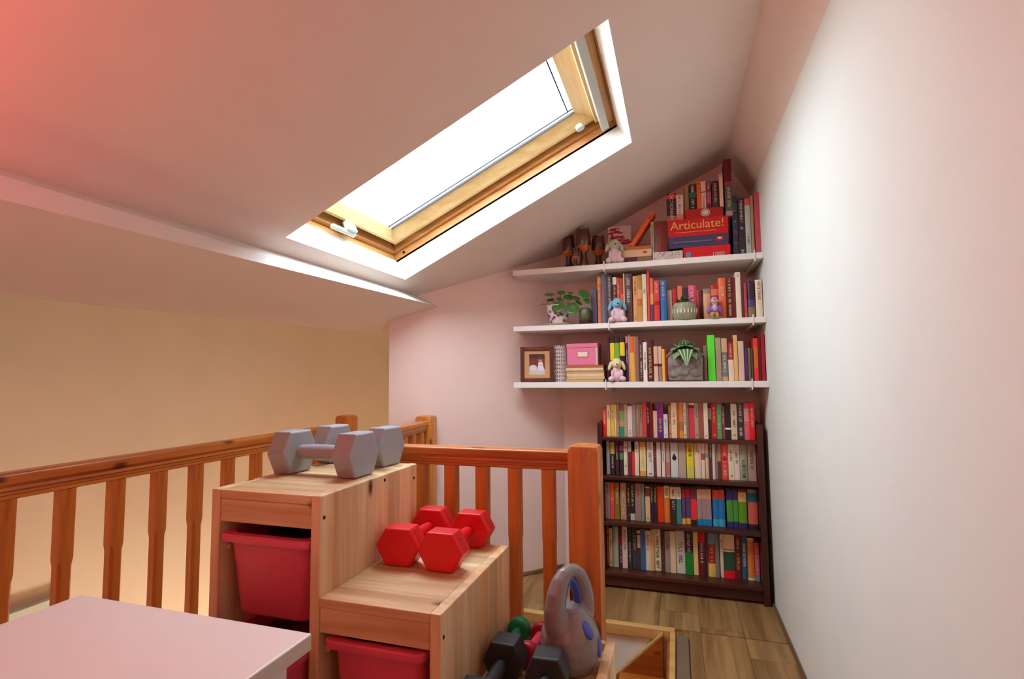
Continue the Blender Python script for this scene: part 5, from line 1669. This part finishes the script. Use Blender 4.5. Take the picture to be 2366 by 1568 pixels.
# pink box on a stack of thin books
y0 = 2.965
x0, x1 = px_x(1308, 862, y0), px_x(1397, 862, y0)
zs = ZL + 0.0006
ht = (pl(1350, 843, 'y', y0).z - ZL) / 6
cols6 = [(196, 150, 96), (206, 172, 130), (222, 190, 150), (198, 152, 104), (226, 196, 152), (178, 96, 60)]
nm6 = ['tan brown bottom booklet', 'pale tan second booklet', 'cream third booklet', 'caramel brown fourth booklet', 'pale cream fifth booklet', 'rust brown topmost booklet']
for k in range(6):
    dx = rg.uniform(-0.004, 0.003)
    tt = flat_book('booklet', '%s in the stack under the pink box' % nm6[k], x0 + 0.003 + dx, x1 - 0.004 + dx, zs + ht * k, zs + ht * (k + 1) - 0.0006, y0 + rg.uniform(0, 0.006), 0.15, cols6[k], 'booklets stacked under the pink box')
bx0, bx1 = px_x(1309, 820, y0), px_x(1381, 820, y0)
zb = zs + ht * 6
zt_ = pl(1345, 793, 'y', y0).z
pk = thing('pink_box', 'pink lidded card box with a metal label holder on booklets', 'box', ((bx0 + bx1) / 2, y0 + 0.08, zb))
part(pk, 'box_body', MB().box(bx0 + 0.002, bx1 - 0.002, y0 + 0.004, y0 + 0.15, zb, zt_ - 0.024), M['pink_box'], True, bevel=0.001)
part(pk, 'lid', MB().box(bx0, bx1, y0 + 0.001, y0 + 0.153, zt_ - 0.0238, zt_), M['pink_box'], True, bevel=0.0015)
part(pk, 'corner_trim', MB().box(bx1 - 0.012, bx1 - 0.0018, y0 + 0.0025, y0 + 0.0042, zb, zt_ - 0.024), M['box_trim'], True)
part(pk, 'corner_trim', MB().box(bx1 - 0.0022, bx1 - 0.0005, y0 + 0.0042, y0 + 0.016, zb, zt_ - 0.024), M['box_trim'], True)
xm, zm = px_x(1346, 818, y0), pl(1346, 818, 'y', y0).z
lh = part(pk, 'label_holder', MB().box(xm - 0.032, xm + 0.032, y0 + 0.0005, y0 + 0.0038, zm - 0.017, zm + 0.017), M['steel'], True, bevel=0.001)
part(lh, 'paper_label', MB().box(xm - 0.028, xm + 0.028, y0 - 0.0003, y0 + 0.0004, zm - 0.013, zm + 0.013), M['ink_light'], True)

# stone planter with striped peperomia
y = 2.995
p0, p1 = pl(1544, 882, 'y', y - 0.06), pl(1624, 815, 'y', y - 0.06)
PWd = p1.x - p0.x
PHt = p1.z - ZL
pp = thing('stone_planter', 'grey stone planter with a striped leaved peperomia', 'potted plant', ((p0.x + p1.x) / 2, y, ZL + 0.0005))
lo = []
for k in range(11):
    u = k / 10
    lo.append(rrect(0, 0, PWd * (0.96 + 0.04 * math.sin(3 * u)), 0.11, 0.02, 0.006 + (PHt - 0.006) * u, 6))
rg = random.Random(31)
lo2 = []
for l in lo:
    lo2.append([(x * (1 + rg.uniform(-0.02, 0.02)), yy * (1 + rg.uniform(-0.03, 0.03)), z) for x, yy, z in l])
top_in = rrect(0, 0, PWd - 0.02, 0.09, 0.016, PHt, 6)
lo2 += [top_in, rrect(0, 0, PWd - 0.02, 0.09, 0.016, PHt - 0.02, 6)]
plt_ = part(pp, 'planter', MB().loft(lo2), M['stone'], smooth=True, angle=50)
part(pp, 'tray', MB().loft([rrect(0, 0, PWd * 0.86, 0.1, 0.02, 0), rrect(0, 0, PWd * 0.86, 0.1, 0.02, 0.0055)]), plain('tray_red', (128, 52, 48), 0.5))
for ox, oz, rx, rz_ in ((-0.045, 0.105, 0.034, 0.03), (0.04, 0.1, 0.036, 0.032), (-0.01, 0.05, 0.03, 0.022), (0.055, 0.045, 0.03, 0.022), (-0.06, 0.04, 0.026, 0.02)):
    if oz + rz_ < PHt:
        part(plt_, 'relief_stone', MB().ball((ox, -0.055, oz), (rx, 0.009, rz_), 16, 8), M['stone'], smooth=True, angle=180)
part(pp, 'soil', MB().box(-PWd / 2 + 0.012, PWd / 2 - 0.012, -0.043, 0.043, PHt - 0.021, PHt - 0.012), M['soil'])


def striped_leaf(base, direction, length, width, droop, parent):
    """pointed oval leaf with pale lengthwise stripes"""
    d = Vector(direction).normalized()
    s_ = d.cross(Vector((0, 0, 1))).normalized()
    up = s_.cross(d).normalized()
    q_ = MB()
    N, K = 10, 12
    g = []
    for i in range(N + 1):
        u = i / N
        w = width * max(0.03, math.sin(math.pi * (0.05 + 0.95 * u) ** 0.75)) ** 0.75 * (1 - 0.2 * u)
        c_ = Vector(base) + d * (length * u) + Vector((0, 0, -droop * u * u))
        g.append([c_ + s_ * (w * (2 * j / K - 1)) - up * (w * 0.14 * (2 * j / K - 1) ** 2) for j in range(K + 1)])
    pts = [p_ for r_ in g for p_ in r_]
    dark, light = lin((88, 122, 72)), lin((196, 210, 168))
    for j in range(K):
        q_.add(pts, [(i * (K + 1) + j, i * (K + 1) + j + 1, (i + 1) * (K + 1) + j + 1, (i + 1) * (K + 1) + j) for i in range(N)], light if j % 3 == 1 else dark)
    return part(parent, 'leaf', q_, M['leaf_stripe'], smooth=True, angle=180)


ctr = Vector(((p0.x + p1.x) / 2, y, ZL + 0.0005))
lv = [(0.05, -1.0, 0.55, 0.125, 0.046, 0.15)]
for az, el, L_, dr in ((-160, 20, 0.1, 0.075), (-140, 35, 0.105, 0.07), (-115, 45, 0.1, 0.06), (-65, 45, 0.1, 0.06), (-40, 35, 0.105, 0.07), (-20, 20, 0.105, 0.08), (-150, 60, 0.085, 0.03), (-30, 60, 0.085, 0.03), (-95, 68, 0.085, 0.025), (150, 50, 0.085, 0.03), (30, 50, 0.085, 0.03), (90, 65, 0.08, 0.02), (-125, 10, 0.09, 0.07), (-55, 10, 0.09, 0.07)):
    lv.append((math.cos(R(az)) * math.cos(R(el)), math.sin(R(az)) * math.cos(R(el)), math.sin(R(el)), L_, 0.042, dr))
for dx, dy, dz, L_, W_, dr in lv:
    P = Vector((dx * 0.012, -0.012 + dy * 0.012, PHt + 0.022))
    lf = striped_leaf(P, (dx, dy, dz), L_, W_, dr, pp)
    part(lf, 'leaf_stalk', MB().tube([Vector((dx * 0.006, -0.008, PHt - 0.014)), P], 0.0016, 6), M['stem'], smooth=True)

# ------------------------------------------------------------------ light and window on the level below, added rosy fill behind the viewer
w2 = bpy.data.objects.new('window_2', None)
col.objects.link(w2)
w2['kind'] = 'structure'
w2['label'] = 'white framed window low on the far beige wall'
wt = 0.31
for nm, b_ in (('frame_head', (0.6, 1.548, wt - 0.05, wt)), ('frame_side', (1.50, 1.548, -0.7, wt - 0.05)), ('frame_mullion', (1.445, 1.46, -0.7, wt - 0.05)), ('frame_side', (0.6, 0.65, -0.7, wt - 0.05)), ('frame_sill', (0.58, 1.57, -0.74, -0.7))):
    part(w2, nm, MB().box(-2.4995, -2.47, b_[0], b_[1], b_[2], b_[3]), M['window_white'], bevel=0.002)
part(w2, 'pane', MB().box(-2.499, -2.49, 0.65, 1.50, -0.7, wt - 0.05), M['window_white'])


def globe_lamp(name, label, loc, r, rgb, strength, cord_to, standing=False):
    t_ = thing(name, label, 'lamp', loc)
    m_, nt_, b2 = base_mat(name + '_glow', 0.5)
    b2.inputs['Base Color'].default_value = tuple(rgb) + (1,)
    b2.inputs['Emission Color'].default_value = tuple(rgb) + (1,)
    b2.inputs['Emission Strength'].default_value = strength
    part(t_, 'globe', MB().ball((0, 0, 0), (r, r, r), 24, 14), m_, smooth=True, angle=180)
    k = -1 if standing else 1
    part(t_, 'cap', MB().lathe([(0.002, k * r * 0.98), (r * 0.3, k * r * 0.98), (r * 0.28, k * r * 1.15), (0.002, k * r * 1.2)], 16), M['metal_white'], smooth=True)
    part(t_, 'pole' if standing else 'cord', MB().tube([(0, 0, k * r * 1.1), (0, 0, cord_to - loc[2])], 0.01 if standing else 0.003, 8), M['metal_white'])
    if standing:
        part(t_, 'base', MB().lathe([(0.13, cord_to - loc[2]), (0.13, cord_to - loc[2] + 0.015), (0.02, cord_to - loc[2] + 0.03)], 24), M['metal_white'], smooth=True)
    return t_


up_ = globe_lamp('unseen_pendant', 'small red glass globe pendant hanging from the sloping ceiling', (-1.12, 0.02, 1.52), 0.08, (1.0, 0.08, 0.13), 30.0, RZ - RM * 1.12 - 0.001)
globe_lamp('unseen_pendant', 'added rosy globe pendant for fill light, unseen behind the desk', (-0.35, -1.3, 1.9), 0.12, (1.0, 0.40, 0.31), 15.0, RZ - RM * 0.35 - 0.001)  # added fill light to lift the shaded fronts, no known source here
globe_lamp('floor_lamp', 'warm white globe floor lamp standing on the level below', (-1.5, 1.75, -1.75), 0.15, (1.0, 0.92, 0.82), 130.0, -2.4995, True)
part(up_, 'bowl', MB().lathe([(0.002, -0.1), (0.06, -0.095), (0.11, -0.065), (0.135, -0.025), (0.131, -0.025), (0.106, -0.062), (0.058, -0.09), (0.002, -0.094)], 28), M['metal_white'], smooth=True, angle=180)  # opaque bowl added so the red light only goes up, not onto the desk
